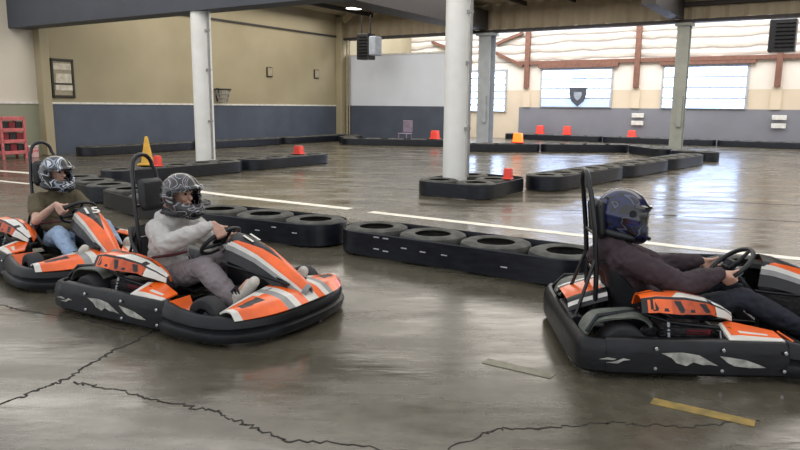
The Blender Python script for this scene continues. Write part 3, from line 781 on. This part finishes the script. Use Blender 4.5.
OWWB = [M['orange'], M['black'], M['white'], M['lgrey']]
def make_kart(label):
    T = empty('go_kart', Matrix(), label, 'go-kart', 'racing go-karts')
    # wheels
    for x, y, (t, r) in ((.53, .545, WF), (.53, -.545, WF), (-.70, .50, WB), (-.70, -.50, WB)):
        o = child('wheel', r, T, Matrix.Translation((x, y, .147)) @ Matrix.Rotation(PI if y > 0 else 0, 4, 'Z')); child('tyre', t, o)
    # chassis
    mb = MB()
    for s in (-1, 1):
        mb.tube([(-.95, s*.28, .085), (-.4, s*.30, .085), (.2, s*.31, .075), (.55, s*.22, .075), (.95, s*.2, .085)], .017)
        mb.tube([(-.55, s*.30, .09), (-.5, s*.60, .10), (.15, s*.60, .10), (.25, s*.31, .08)], .013)
    for x in (-.9, -.45, .1, .6, .93): mb.tube([(x, -.28, .083), (x, .28, .083)], .015)
    mb.build('chassis', M['dark_metal'], T, 40)
    mb = MB(); mb.box((.42, 0, .058), (1.1, .5, .012)); mb.build('floor_tray', M['dark_metal'], T, 0)
    mb = MB(); mb.tube([(-.70, -.55, .137), (-.70, .55, .137)], .02); mb.lathe([(0, -.004), (.09, -.004), (.09, .004), (0, .004)], 24, (-.70, -.24, .137), 'Y'); mb.build('rear_axle', M['steel'], T, 40)
    mb = MB(); mb.tube([(.53, -.50, .147), (.50, -.3, .11), (.50, .3, .11), (.53, .50, .147)], .016); mb.tube([(.44, -.46, .13), (.42, 0, .12), (.44, .46, .13)], .009); mb.build('front_axle', M['steel'], T, 40)
    # surround
    prof_p = [(0, .03), (.020, .05), (.022, .17), (.012, .21), (.0, .235), (-.02, .246), (-.06, .246), (-.07, .235), (-.05, .22), (-.05, .03)]
    right = [(.255, -.62), (.245, -.66), (.21, -.683), (.05, -.685), (-.3, -.685), (-.6, -.685), (-.84, -.682)]
    back_r = [(-.84, -.682), (-.905, -.675), (-.95, -.65), (-.975, -.605), (-.985, -.54), (-.992, -.45), (-.995, -.2)]
    for s, nm in ((-1, 'side_pod'), (1, 'side_pod')):
        mb = MB(); path = [(x, -s*y) for x, y in right]
        if s < 0: path = [(x, y) for x, y in right][::-1]
        else: path = [(x, -y) for x, y in right]
        mb.sweep(path, prof_p); p = mb.build(nm, M['bumper'], T, 40); pod_decals(p, s, s*0+ (.709 if s > 0 else .709))
    prof_r = [(0, .035), (.02, .055), (.022, .17), (.010, .215), (-.012, .24), (-.035, .24), (-.045, .22), (-.045, .19), (-.02, .16), (-.02, .07), (-.04, .04)]
    path = back_r+[(x, -y) for x, y in back_r[::-1]]
    mb = MB(); mb.sweep(path[::-1], prof_r); mb.build('rear_bumper', M['bumper'], T, 40)
    prof_f = [(-.02, .028), (.03, .04), (.04, .075), (.034, .11), (.012, .125), (.012, .145), (.022, .16), (.016, .205), (-.005, .24), (-.03, .252), (-.055, .245), (-.06, .20), (-.05, .03)]
    fr = [(.20, -.65), (.26, -.69), (.38, -.705), (.56, -.705), (.70, -.685), (.80, -.635), (.88, -.55), (.945, -.43), (.985, -.28), (1.0, -.12)]
    path = fr+[(x, -y) for x, y in fr[::-1]]
    def pf(t):
        e = min(t, 1-t)*19; h = lerp(1.0, .80, min(1, max(0, e-.6)/2.2)); return [(o, .028+(z-.028)*h) for o, z in prof_f]
    mb = MB(); mb.sweep(path, pf); mb.build('front_bumper', M['bumper'], T, 40)
    # coloured bodywork
    mb = MB(); mb.sheet(nose_pt, 60, 24, .012, nose_m); mb.build('nose_fairing', OWWB, T, 40)
    mb = MB(); mb.sheet(panel_pt, 90, 80, .010, panel_m); mb.build('front_panel', OWWB, T, 40)
    cm = [M['orange'], M['dorange'], M['white'], M['black']]
    mb = MB(); mb.sheet(cover_pt(1), 48, 150, .01, cover_m); mb.build('engine_cover', cm, T, 40)
    mb = MB(); mb.sheet(lambda u, v: tuple(Vector(cover_pt(-1)(u, v))-Vector((.12, 0, .115))), 48, 60, -.01); mb.build('tank_cover', M['black'], T, 40)
    mb = MB(); mb.sheet(rear_pt, 24, 24, .012, rear_m); mb.build('rear_cover', OWWB, T, 40)
    for s in (-1, 1):    # panel on top of the side pod
        fn = lambda u, v: (lerp(-.11, .21, v), s*lerp(.665, interp(v, [(0, .50), (.25, .42), (1, .52)]), u), .252+.05*u*(1-.7*v))
        mf = lambda u, v: 2 if u < .24 or (v < .08) else (2 if .38 < u < .5 and .3 < v < .8 else 0)
        mb = MB(); mb.sheet(fn, 16, 24, .012 if s > 0 else -.012, mf); mb.build('side_panel', OWWB, T, 40)
        mb = MB(); mb.sheet(lambda u, v: (lerp(.26, .335, v), s*lerp(.65, .46, u), .245-.11*math.sin(v*PI/2)), 6, 8, .01, None); mb.build('wheel_guard', M['orange'], T, 40)
        # rear wheel shroud
        sh = lambda u, v: (-.71+(.235+.02*math.sin(u*PI))*math.cos(R(lerp(158, 40, v))), s*lerp(.55, .33, u), .15+(.20+.02*math.sin(u*PI))*math.sin(R(lerp(158, 40, v)))+.012*math.sin(v*9))
        mb = MB(); mb.sheet(sh, 10, 20, .012 if s > 0 else -.012); mb.build('wheel_shroud', M['olive'], T, 40)
        mb = MB(); mb.tube([(-.93, s*.56, .25), (-.86, s*.52, .34), (-.62, s*.47, .36), (-.40, s*.5, .30), (-.05, s*.52, .27)], .013); mb.build('side_rail', M['dark_metal'], T, 40)
        for xx, za in ((-.42, .30), (-.1, .275)):
            mb = MB(); mb.tube([(xx, s*.5, za), (xx, s*.57, .10)], .012); mb.build('rail_strut', M['steel'], T, 40)
    # engine under the right cover
    mb = MB(); mb.box((-.33, -.44, .20), (.26, .16, .17), ch=.02)
    for k in range(7): mb.box((-.33, -.44, .14+k*.022), (.29, .19, .007))
    mb.box((-.14, -.42, .19), (.1, .12, .12), ch=.02); mb.lathe([(0, -.03), (.07, -.03), (.07, .03), (0, .03)], 20, (-.5, -.44, .19), 'Y'); e = mb.build('engine', M['engine'], T, 30)
    mb = MB(); mb.box((-.24, -.50, .25), (.16, .05, .05), ch=.012); mb.build('head_cover', M['red'], e, 0)
    mb = MB(); mb.tube([(-.45, -.50, .16), (-.58, -.46, .2), (-.8, -.3, .2), (-.9, -.1, .2)], .028); mb.tube([(-.92, -.25, .2), (-.92, .2, .2)], .05, 14); mb.build('exhaust', M['dark_metal'], T, 40)
    mb = MB(); mb.box((-.40, .43, .19), (.3, .14, .14), ch=.03); mb.build('battery_box', M['pad'], T, 0)
    # seat, hoop, headrest
    mb = MB(); mb.sheet(seat_pt, 24, 36, .022); mb.build('seat', M['pad'], T, 40)
    pts = [(-.72, -.135, .10), (-.73, -.135, .5), (-.755, -.135, .80), (-.79, -.115, 1.06)]+[(-.80-.01*math.sin(R(a)), -.10*math.cos(R(a)), 1.09+.10*math.sin(R(a))) for a in range(0, 181, 20)]+[(-.79, .115, 1.06), (-.755, .135, .80), (-.73, .135, .5), (-.72, .135, .10)]
    mb = MB(); mb.tube(pts, .017, 12); mb.tube([(-.752, -.135, .78), (-.752, .135, .78)], .012); mb.tube([(-.732, -.135, .52), (-.732, .135, .52)], .012)
    for s in (-1, 1): mb.tube([(-.74, s*.135, .62), (-.90, s*.2, .12)], .012)
    mb.build('roll_hoop', M['tube'], T, 40)
    mb = MB(); mb.box((0, 0, 0), (.075, .25, .26), ch=.03); o = mb.build('headrest', M['pad'], T, 40, .012); o.matrix_local = Matrix.Translation((-.715, 0, .87)) @ Matrix.Rotation(R(-6), 4, 'Y')
    # fuel tank and pedals between the feet
    mb = MB(); mb.box((.56, 0, .20), (.40, .17, .26), ch=.05); mb.build('fuel_tank', M['black'], T, 0, .01)
    mb = MB(); mb.sheet(lambda u, v: (lerp(.30, .86, v), -.10+u*.0, lerp(.5, .34, v)-u*(lerp(.26, .12, v))), 4, 8, .01); mb.sheet(lambda u, v: (lerp(.30, .86, v), .10, lerp(.5, .34, v)-u*(lerp(.26, .12, v))), 4, 8, .01); mb.build('panel_support', M['black'], T, 40)
    for s in (-1, 1):
        mb = MB(); mb.tube([(.70, s*.17, .08), (.76, s*.17, .20), (.77, s*.17, .29)], .010); mb.tube([(.77, s*.11, .29), (.77, s*.22, .29)], .011); mb.build('pedal', M['steel'], T, 40)
    mb = MB(); mb.tube([(.50, -.235, .175), (.77, -.20, .235)], .009); mb.build('brake_rod', M['chrome'], T, 40)
    mb = MB(); mb.tube([(.26, -.125, .415), (.55, -.14, .39), (.88, -.10, .325)], .011); mb.tube([(.26, .125, .415), (.55, .14, .39), (.88, .10, .325)], .011); mb.build('panel_bracket', M['dark_metal'], T, 40)
    # steering
    mb = MB(); mb.tube([rim_pt(a) for a in range(0, 360, 10)], .0155, 12, closed=True); w = mb.build('steering_wheel', M['pad'], T, 60)
    mb = MB()
    for a in (90, 205, 335): mb.tube([WC-WN*.02, WC-WN*.012+(rim_pt(a)-WC)*.5, rim_pt(a)], [.02, .014, .011], 8)
    mb.build('spokes', M['dark_metal'], w, 40)
    mb = MB(); rot = Matrix((WU, -WR, WN)).transposed(); mb.box(WC+WN*.012, (.085, .11, .03), rot, ch=.012); mb.build('hub', M['dark_metal'], w, 0)
    mb = MB(); mb.box(WC+WN*.03, (.04, .07, .008), rot); mb.build('display', M['visor'], w, 0)
    mb = MB(); mb.tube([WC-WN*.01, WC-WN*.2, (.56, 0, .14)], .013); mb.box(WC-WN*.07, (.07, .07, .05), rot, ch=.01); mb.build('steering_column', M['steel'], T, 40)
    mb = MB(); mb.tube([(-.52, -.21, .30), (-.38, -.20, .40), (-.25, -.12, .42), (-.22, 0, .43)], .012, 6); mb.build('lap_belt', M['belt'], T, 40)
    return T

def panel_number(T, s, size, v, dx=0):
    p = Vector(panel_pt(.5+dx, v)); q = Vector(panel_pt(.5+dx, v+.06)); dn = (q-p).normalized(); xa = Vector((0, 1, 0)); ya = -dn; za = xa.cross(ya)
    child('race_number', text_mesh(s, size, .002, M['white'], .1), T, Matrix.Translation(p+za*.011) @ Matrix((xa, ya, za)).transposed().to_4x4())

POSE = {'left': (-3.22, 6.71, -45.4), 'middle': (-1.52, 5.33, -28.6), 'right': (2.10, 4.58, -2.3)}
def pose_mx(k): x, y, a = POSE[k]; return place(x, y, 0, R(a))
kart = make_kart('black and orange go-kart in the middle, ridden by the driver in a light grey hoodie')
k1 = copy_tree(kart); k1['label'] = 'black and orange go-kart at the left edge wearing race number 15'
k3 = copy_tree(kart); k3['label'] = 'black and orange go-kart at the right, driven by the blue-helmeted person'
kart.matrix_world = pose_mx('middle'); k1.matrix_world = pose_mx('left'); k3.matrix_world = pose_mx('right')
for kk, dx in ((kart, .12), (k3, -.055)):
    for ch in kk.children:
        if ch.name.startswith(('roll_hoop', 'headrest')): ch.location.x += dx
panel_number(k1, '15', .165, .20)
panel_number(kart, '11', .15, .20)

# ------------------------------------------------------------------ people
ICO = None
def ico():
    global ICO
    if ICO is None:
        bm = bmesh.new(); bmesh.ops.create_icosphere(bm, subdivisions=2, radius=1); ICO = [v.co.copy() for v in bm.verts]; bm.free()
    return ICO
def flesh(name, hulls, m, parent, voxel=.011, smooth=4, fac=.5, wrinkle=0.):
    """hulls: lists of (point, radius); each list is one convex blob, all merged to one continuous surface"""
    vs = []; fs = []
    for h in hulls:
        bm = bmesh.new()
        for p, r in h:
            p = Vector(p); rr = r if isinstance(r, tuple) else (r, r, r)
            for c in ico(): bm.verts.new((p.x+c.x*rr[0], p.y+c.y*rr[1], p.z+c.z*rr[2]))
        res = bmesh.ops.convex_hull(bm, input=bm.verts)
        bmesh.ops.delete(bm, geom=[v for v in bm.verts if not v.link_faces], context='VERTS')
        bm.verts.index_update(); o = len(vs); vs += [v.co.copy() for v in bm.verts]; fs += [tuple(v.index+o for v in f.verts) for f in bm.faces]; bm.free()
    me = bpy.data.meshes.new(name); me.from_pydata(vs, [], fs)
    ob = bpy.data.objects.new(name, me); COL.objects.link(ob)
    r = ob.modifiers.new('r', 'REMESH'); r.mode = 'VOXEL'; r.voxel_size = voxel
    s = ob.modifiers.new('s', 'SMOOTH'); s.iterations = smooth; s.factor = fac
    bpy.context.view_layer.update()
    m2 = bpy.data.meshes.new_from_object(ob.evaluated_get(bpy.context.evaluated_depsgraph_get())); m2.name = name
    bpy.data.objects.remove(ob); bpy.data.meshes.remove(me)
    if wrinkle:
        from mathutils import noise as nz
        nr = [v.normal.copy() for v in m2.vertices]
        for v, n in zip(m2.vertices, nr):
            p = v.co; w = nz.noise(Vector((p.x*11+p.z*9, p.y*7, p.z*13-p.x*5)))+.5*nz.noise(p*31)
            v.co = p+n*(wrinkle*(1-abs(w)*2.2)*.8)
    m2.materials.clear(); m2.materials.append(m); m2.polygons.foreach_set('use_smooth', [True]*len(m2.polygons))
    return child(name, m2, parent)

def hand(P, o, t, n):
    """right or left hand closed on the rim: P rim point, o outward, t along the rim (thumb end), n towards the driver"""
    H_ = []; W = P+n*.075+o*.040-t*.006
    mcp = [P+o*.036+n*.012+t*k for k in (.033, .011, -.011, -.031)]
    H_.append([(W, .024), (mcp[0], .013), (mcp[3], .012)]); H_.append([(W, .022), (mcp[1], .0135), (mcp[2], .013)])
    for i, k in enumerate((.033, .011, -.011, -.031)):
        ln_ = (1, 1.06, 1.0, .86)[i]; a = P+t*k
        p1 = mcp[i]; p2 = a+o*.022-n*.030*ln_; p3 = a-o*.014-n*.030*ln_; p4 = a-o*.028-n*.008
        r = (.0106, .0108, .0104, .0094)[i]
        H_ += [[(p1, r*1.15), (p2, r)], [(p2, r), (p3, r*.93)], [(p3, r*.93), (p4, r*.85)]]
    b = P+n*.050+o*.020+t*.022; c = P+n*.028+t*.052+o*.006; d = P+n*.022+t*.078-o*.010
    H_ += [[(W, .018), (b, .015)], [(b, .014), (c, .0115)], [(c, .0112), (d, .009)]]
    return H_, W

def helmet(parent, centre, yaw, pitch, m, tint, name='helmet'):
    mx = Matrix.Translation(centre) @ Matrix.Rotation(yaw, 4, 'Z') @ Matrix.Rotation(pitch, 4, 'Y') @ Matrix.Scale(1.15, 4)
    def rad(az, el):
        ca, sa = math.cos(el)*math.cos(az), math.cos(el)*math.sin(az); z = math.sin(el)
        a = .158 if ca > 0 else .162; r = 1/math.sqrt((ca/a)**2+(sa/.128)**2+(z/(.150 if z > 0 else .165))**2)
        f = max(0, math.cos(az))**1.5
        if el < 0: r += .055*f*math.exp(-((el-R(-38))/R(20))**2)
        r += .012*f*math.exp(-((el-R(27))/R(6))**2)          # brow lip over the eye port
        r += .006*math.exp(-((el-R(-6))/R(7))**2)*(1 if abs(az) > R(60) else 0)
        return r
    lo = lambda az: R(lerp(-46, -60, max(0, math.cos(az))))
    def pt(u, v):
        az = (u*2-1)*PI; el = lerp(lo(az), R(89.9), v); r = rad(az, el)
        return (r*math.cos(el)*math.cos(az), r*math.cos(el)*math.sin(az), r*math.sin(el))
    def keep(u, v):
        az = abs((u*2-1)*180); el = math.degrees(lerp(lo((u*2-1)*PI), R(89.9), v))
        top = 20-(az/66)**2*6; bot = -14+(az/66)**3*10
        return not (az < 68 and bot < el < top)
    mb = MB(); mb.sheet(pt, 96, 64, .022, None, keep); o = mb.build(name, m, parent, 50); o.matrix_local = mx
    if tint:
        def vp(u, v):
            az = R(lerp(-76, 76, u)); el = R(lerp(-20, 27, v)); r = rad(az, el)-.004-(.012*max(0, math.cos(az))**1.5*math.exp(-((el-R(27))/R(6))**2)); return (r*math.cos(el)*math.cos(az), r*math.cos(el)*math.sin(az), r*math.sin(el))
        mb = MB(); mb.sheet(vp, 40, 14, .006); mb.build('visor', M['visor'], o, 50)
    mb = MB(); 
    def lip(u, v):
        az = R(lerp(-80, 80, u)); el = R(lerp(24, 33, v)); r = rad(az, el)+.004+.009*max(0, math.cos(az))*(1-v); return (r*math.cos(el)*math.cos(az), r*math.cos(el)*math.sin(az), r*math.sin(el))
    mb.sheet(lip, 40, 6, .006); mb.build('peak', M['visor'] if tint else m, o, 50)
    mb = MB()
    for s in (-1, 1): mb = MB(); mb.lathe([(0, .0), (.018, .0), (.022, -.012*s)], 20, (.02, s*.135, .02), 'Y'); mb.build('visor_pivot', M['dark_metal'], o, 40)
    mb = MB(); mb.box((.185, 0, -.105), (.02, .07, .022), Matrix.Rotation(R(20), 3, 'Y'), ch=.006); mb.build('chin_vent', M['dark_metal'], o, 0)
    mb = MB(); mb.tube([(.115*math.cos(a)-.0, .105*math.sin(a), -.118+.0*a) for a in [2*PI*k/28 for k in range(28)]], .022, 8, closed=True); mb.build('neck_roll', M['pad'], o, 60)
    return o

def driver(k, label, P):
    T = empty('person', pose_mx(k), label, 'person')
    V = Vector
    hip, waist, chest, neck, head = V((-.40, 0, .215)), V((-.50+P['lean']*.3, 0, .36)), V((-.53+P['lean']*.7, 0, .53)), V((-.515+P['lean'], 0, .70)), V(P['head'])
    sh = {s: V((-.525+P['lean']*.95, s*.185, .625)) for s in (-1, 1)}
    body = [[(hip, (.10, .13, .09)), (waist, (.085, .115, .08))], [(waist, (.085, .115, .08)), (chest, (.095, .135, .09))],
            [(chest, (.095, .13, .09)), (sh[1], .05), (sh[-1], .05)], [(chest+V((0, 0, .06)), .06), (neck, .052)], [(neck, .052), (head+V((-.01, 0, -.06)), .055)],
            [(head+V((-.015, 0, .02)), (.095, .075, .095)), (head+V((.02, 0, -.06)), (.055, .052, .05))], [(head+V((.03, 0, -.085)), .03), (head+V((.06, 0, -.105)), .022)]]
    hr = Matrix.Rotation(P['yaw'], 3, 'Z')
    fc = lambda x, y, z: head+hr @ V((x, y, z))
    body += [[(fc(.080, 0, .02), .010), (fc(.104, 0, -.028), .013)], [(fc(.082, .03, .028), .012), (fc(.082, -.03, .028), .012)], [(fc(.088, .014, -.062), .008), (fc(.088, -.014, -.062), .008)], [(fc(.06, .035, -.03), .02), (fc(.06, -.035, -.03), .02)]]
    hood, trou = [], []
    hipj = {s: V((-.36, s*.095, .20)) for s in (-1, 1)}
    wr = {}
    for s, (ang, elb) in ((-1, P['r']), (1, P['l'])):
        rp = rim_pt(ang); o = (rp-WC).normalized(); t = WN.cross(o)*(-s)*1.0
        t = (WR*-math.sin(R(ang))+WU*math.cos(R(ang)))*(1 if s < 0 else -1)
        hh, W = hand(rp, o, t, WN); body += hh; e = V(elb); wr[s] = W
        body += [[(sh[s], .048), (e, .038)], [(e, .038), (e.lerp(W, .35), .040)], [(e.lerp(W, .35), .040), (W, .026)]]
        sl = P['sleeve']
        hood += [[(sh[s], .082), (sh[s].lerp(e, .55), .078 if P['sleeve'] == 'long' else .07)], ]
        if sl == 'long':
            hood += [[(sh[s].lerp(e, .5), .078), (e, .070)], [(e, .070), (e.lerp(W, .5), .062)], [(e.lerp(W, .45), .062), (e.lerp(W, .78), .050)], [(e.lerp(W, .78), .044), (e.lerp(W, .92), .040)]]
        kn, an = V(P['knee'][s]), V(P['ankle'][s])
        body += [[(hipj[s], .080), (kn, .052)], [(kn, .052), (kn.lerp(an, .35), .052)], [(kn.lerp(an, .35), .052), (an, .036)], [(an, .036), (V(P['toe'][s]), .028)]]
        b = P['baggy']
        trou += [[(hipj[s], .098), (hipj[s].lerp(kn, .5), .084*b)], [(hipj[s].lerp(kn, .5), .084*b), (kn, .068*b)], [(kn, .068*b), (kn.lerp(an, .4), .068*b)], [(kn.lerp(an, .4), .068*b), (kn.lerp(an, .9), .054*b)], [(kn.lerp(an, .86), .056*b), (kn.lerp(an, .97), .047*b)]]
    trou += [[(hip, (.118, .15, .10)), (hipj[1], .095), (hipj[-1], .095)], [(hip, (.118, .15, .10)), (waist-V((0, 0, .05)), (.105, .14, .06))]]
    hood += [[(hip+V((-.02, 0, .12)), (.13, .155, .06)), (waist, (.135, .16, .08))], [(waist, (.135, .16, .085)), (chest, (.14, .17, .09))], [(chest, (.14, .168, .09)), (sh[1]-V((0, .02, .0)), .080), (sh[-1]+V((0, .02, 0)), .080)], [(chest+V((0, 0, .09)), (.09, .12, .05)), (neck, (.075, .08, .03))]]
    if P['sleeve'] == 'long':      # hood lying on the back
        hood += [[(neck+V((-.085, .08, .0)), .052), (neck+V((-.085, -.08, .0)), .052), (neck+V((-.15, 0, -.10)), .058)], [(neck+V((-.02, .10, .005)), .035), (neck+V((-.09, .05, .02)), .04)], [(neck+V((-.02, -.10, .005)), .035), (neck+V((-.09, -.05, .02)), .04)], [(neck+V((.04, .075, -.03)), .03), (neck+V((-.02, .10, .005)), .033)], [(neck+V((.04, -.075, -.03)), .03), (neck+V((-.02, -.10, .005)), .033)]]
    bk = P.get('bulk', 1); hood = [[(p, tuple(q*bk for q in r) if isinstance(r, tuple) else r*bk) for p, r in h] for h in hood]
    flesh('body', body, M[P['skin']], T, .0075, 3)
    flesh('hoodie' if P['sleeve'] == 'long' else 'tee_shirt', hood, M[P['top']], T, .011, 5, wrinkle=.011)
    flesh('trousers', trou, M[P['legs']], T, .011, 5, wrinkle=.010)
    for s in (-1, 1):
        an, to = V(P['ankle'][s]), V(P['toe'][s]); d = (to-an).normalized(); dn = V((d.z, 0, -d.x)); 
        if dn.z > 0 and dn.x < 0: dn = -dn
        he = an-d*.03+dn*.055
        o = flesh('shoe', [[(an+dn*.0, .050), (he, .044)], [(he, .044), (an+d*.10+dn*.045, .044), (an+d*.05, .050)], [(an+d*.10+dn*.04, .047), (an+d*.20+dn*.03, .047)], [(an+d*.20+dn*.03, .047), (an+d*.24+dn*.03, .040)]], M[P['shoe']], T, .009, 4)
        if P['shoe'] == 'shoe':
            mb = MB(); q = Matrix((d, Vector((0, 1, 0)), d.cross(Vector((0, 1, 0))))).transposed()
            for k in range(3): mb.box(an+d*(.06+k*.022)-dn*.012+Vector((0, 0, .0)), (.009, .088, .07), q)
            mb.build('laces', M['shoe_black'], o, 0)
    helmet(T, head+V((0, 0, .0)), P['yaw'], P['pitch'], M[P['helm']], P['tint'])
    for s in (-1, 1):
        mb = MB(); mb.lathe([(0, -.012), (.008, -.009), (.012, 0), (.008, .009), (0, .012)], 14, fc(.083, s*.031, .012)); mb.build('eye', M['eye'], T, 60)
    if P.get('hair'):
        flesh('hair', [[(head+V((-.11, -.03, -.10)), .04), (head+V((-.12, .03, -.14)), .04), (neck+V((-.09, 0, .0)), .045)], [(head+V((-.06, -.085, -.12)), .028), (neck+V((-.06, -.08, .03)), .03)]], M['hair'], T, .009, 3)
    return T
driver('middle', 'person in a light grey hoodie, grey sweatpants and silver-black helmet steering the middle kart', dict(
    lean=.19, bulk=1.03, head=(-.25, 0, .89), yaw=R(-4), pitch=R(6), r=(50, (-.12, -.30, .55)), l=(196, (-.12, .27, .46)), sleeve='long', skin='skin', top='hood_grey', legs='sweat_grey', baggy=1.25,
    knee={-1: (.17, -.21, .385), 1: (.18, .22, .40)}, ankle={-1: (.47, -.225, .185), 1: (.62, .22, .16)}, toe={-1: (.60, -.21, .33), 1: (.72, .22, .32)}, shoe='shoe', helm='helm_a', tint=False, hair=True))
driver('right', 'person in a dark plum hoodie, black trousers and blue-black helmet driving the right kart', dict(
    lean=-.09, bulk=1.12, head=(-.60, 0, .90), yaw=R(0), pitch=R(13), r=(-30, (-.26, -.27, .475)), l=(206, (-.24, .27, .48)), sleeve='long', skin='skin', top='plum', legs='navy', baggy=1.05,
    knee={-1: (.16, -.20, .38), 1: (.14, .21, .39)}, ankle={-1: (.58, -.20, .17), 1: (.60, .20, .17)}, toe={-1: (.72, -.19, .27), 1: (.72, .19, .29)}, shoe='shoe_black', helm='helm_b', tint=True))
driver('left', 'person in an olive T-shirt, light blue jeans and black-grey helmet driving the left kart', dict(
    lean=.08, head=(-.38, 0, .90), yaw=R(20), pitch=R(10), r=(20, (-.16, -.30, .46)), l=(200, (-.14, .28, .44)), sleeve='short', skin='skin_pale', top='olive_tee', legs='denim', baggy=1.08,
    knee={-1: (.20, -.21, .38), 1: (.18, .22, .40)}, ankle={-1: (.58, -.20, .17), 1: (.62, .20, .17)}, toe={-1: (.70, -.19, .29), 1: (.72, .20, .30)}, shoe='shoe', helm='helm_c', tint=False))

# ------------------------------------------------------------------ light
W = bpy.data.worlds.new('daylight'); S.world = W; W.use_nodes = True
bg = W.node_tree.nodes['Background']; bg.inputs['Color'].default_value = lin('#e8eaee'); bg.inputs['Strength'].default_value = 1.3
def area(name, loc, sx, sy, power, col='#ffffff', rot=None):
    l = bpy.data.lights.new(name, 'AREA'); l.shape = 'RECTANGLE'; l.size = sx; l.size_y = sy; l.energy = power; l.color = lin(col)[:3]
    o = bpy.data.objects.new(name, l); COL.objects.link(o); o.matrix_world = B @ Matrix.Translation((loc[0], -loc[1], loc[2])) @ (rot or Matrix()); return o
area('door_bay_fill', (20, -3.4, 7.1), 40, 4, 4000, '#f3f3f6')  # added fill that brightens the door wall; the roof has no opening here
area('roof_fill', (11, 7.5, 5.5), 21, 12, 2100, '#fff8ee')  # added broad fill under the closed ceiling, no fixture, lifts walls and fascia
area('roof_fill', (12, 18.2, 5.5), 24, 3, 600, '#fffaf2')  # added fill on the kart side of the white columns to brighten them
S.view_settings.view_transform = 'Standard'; S.view_settings.look = 'None'; S.view_settings.gamma = 1.; S.view_settings.exposure = 0.
try: S.view_settings.use_curve_mapping = False
except Exception: pass
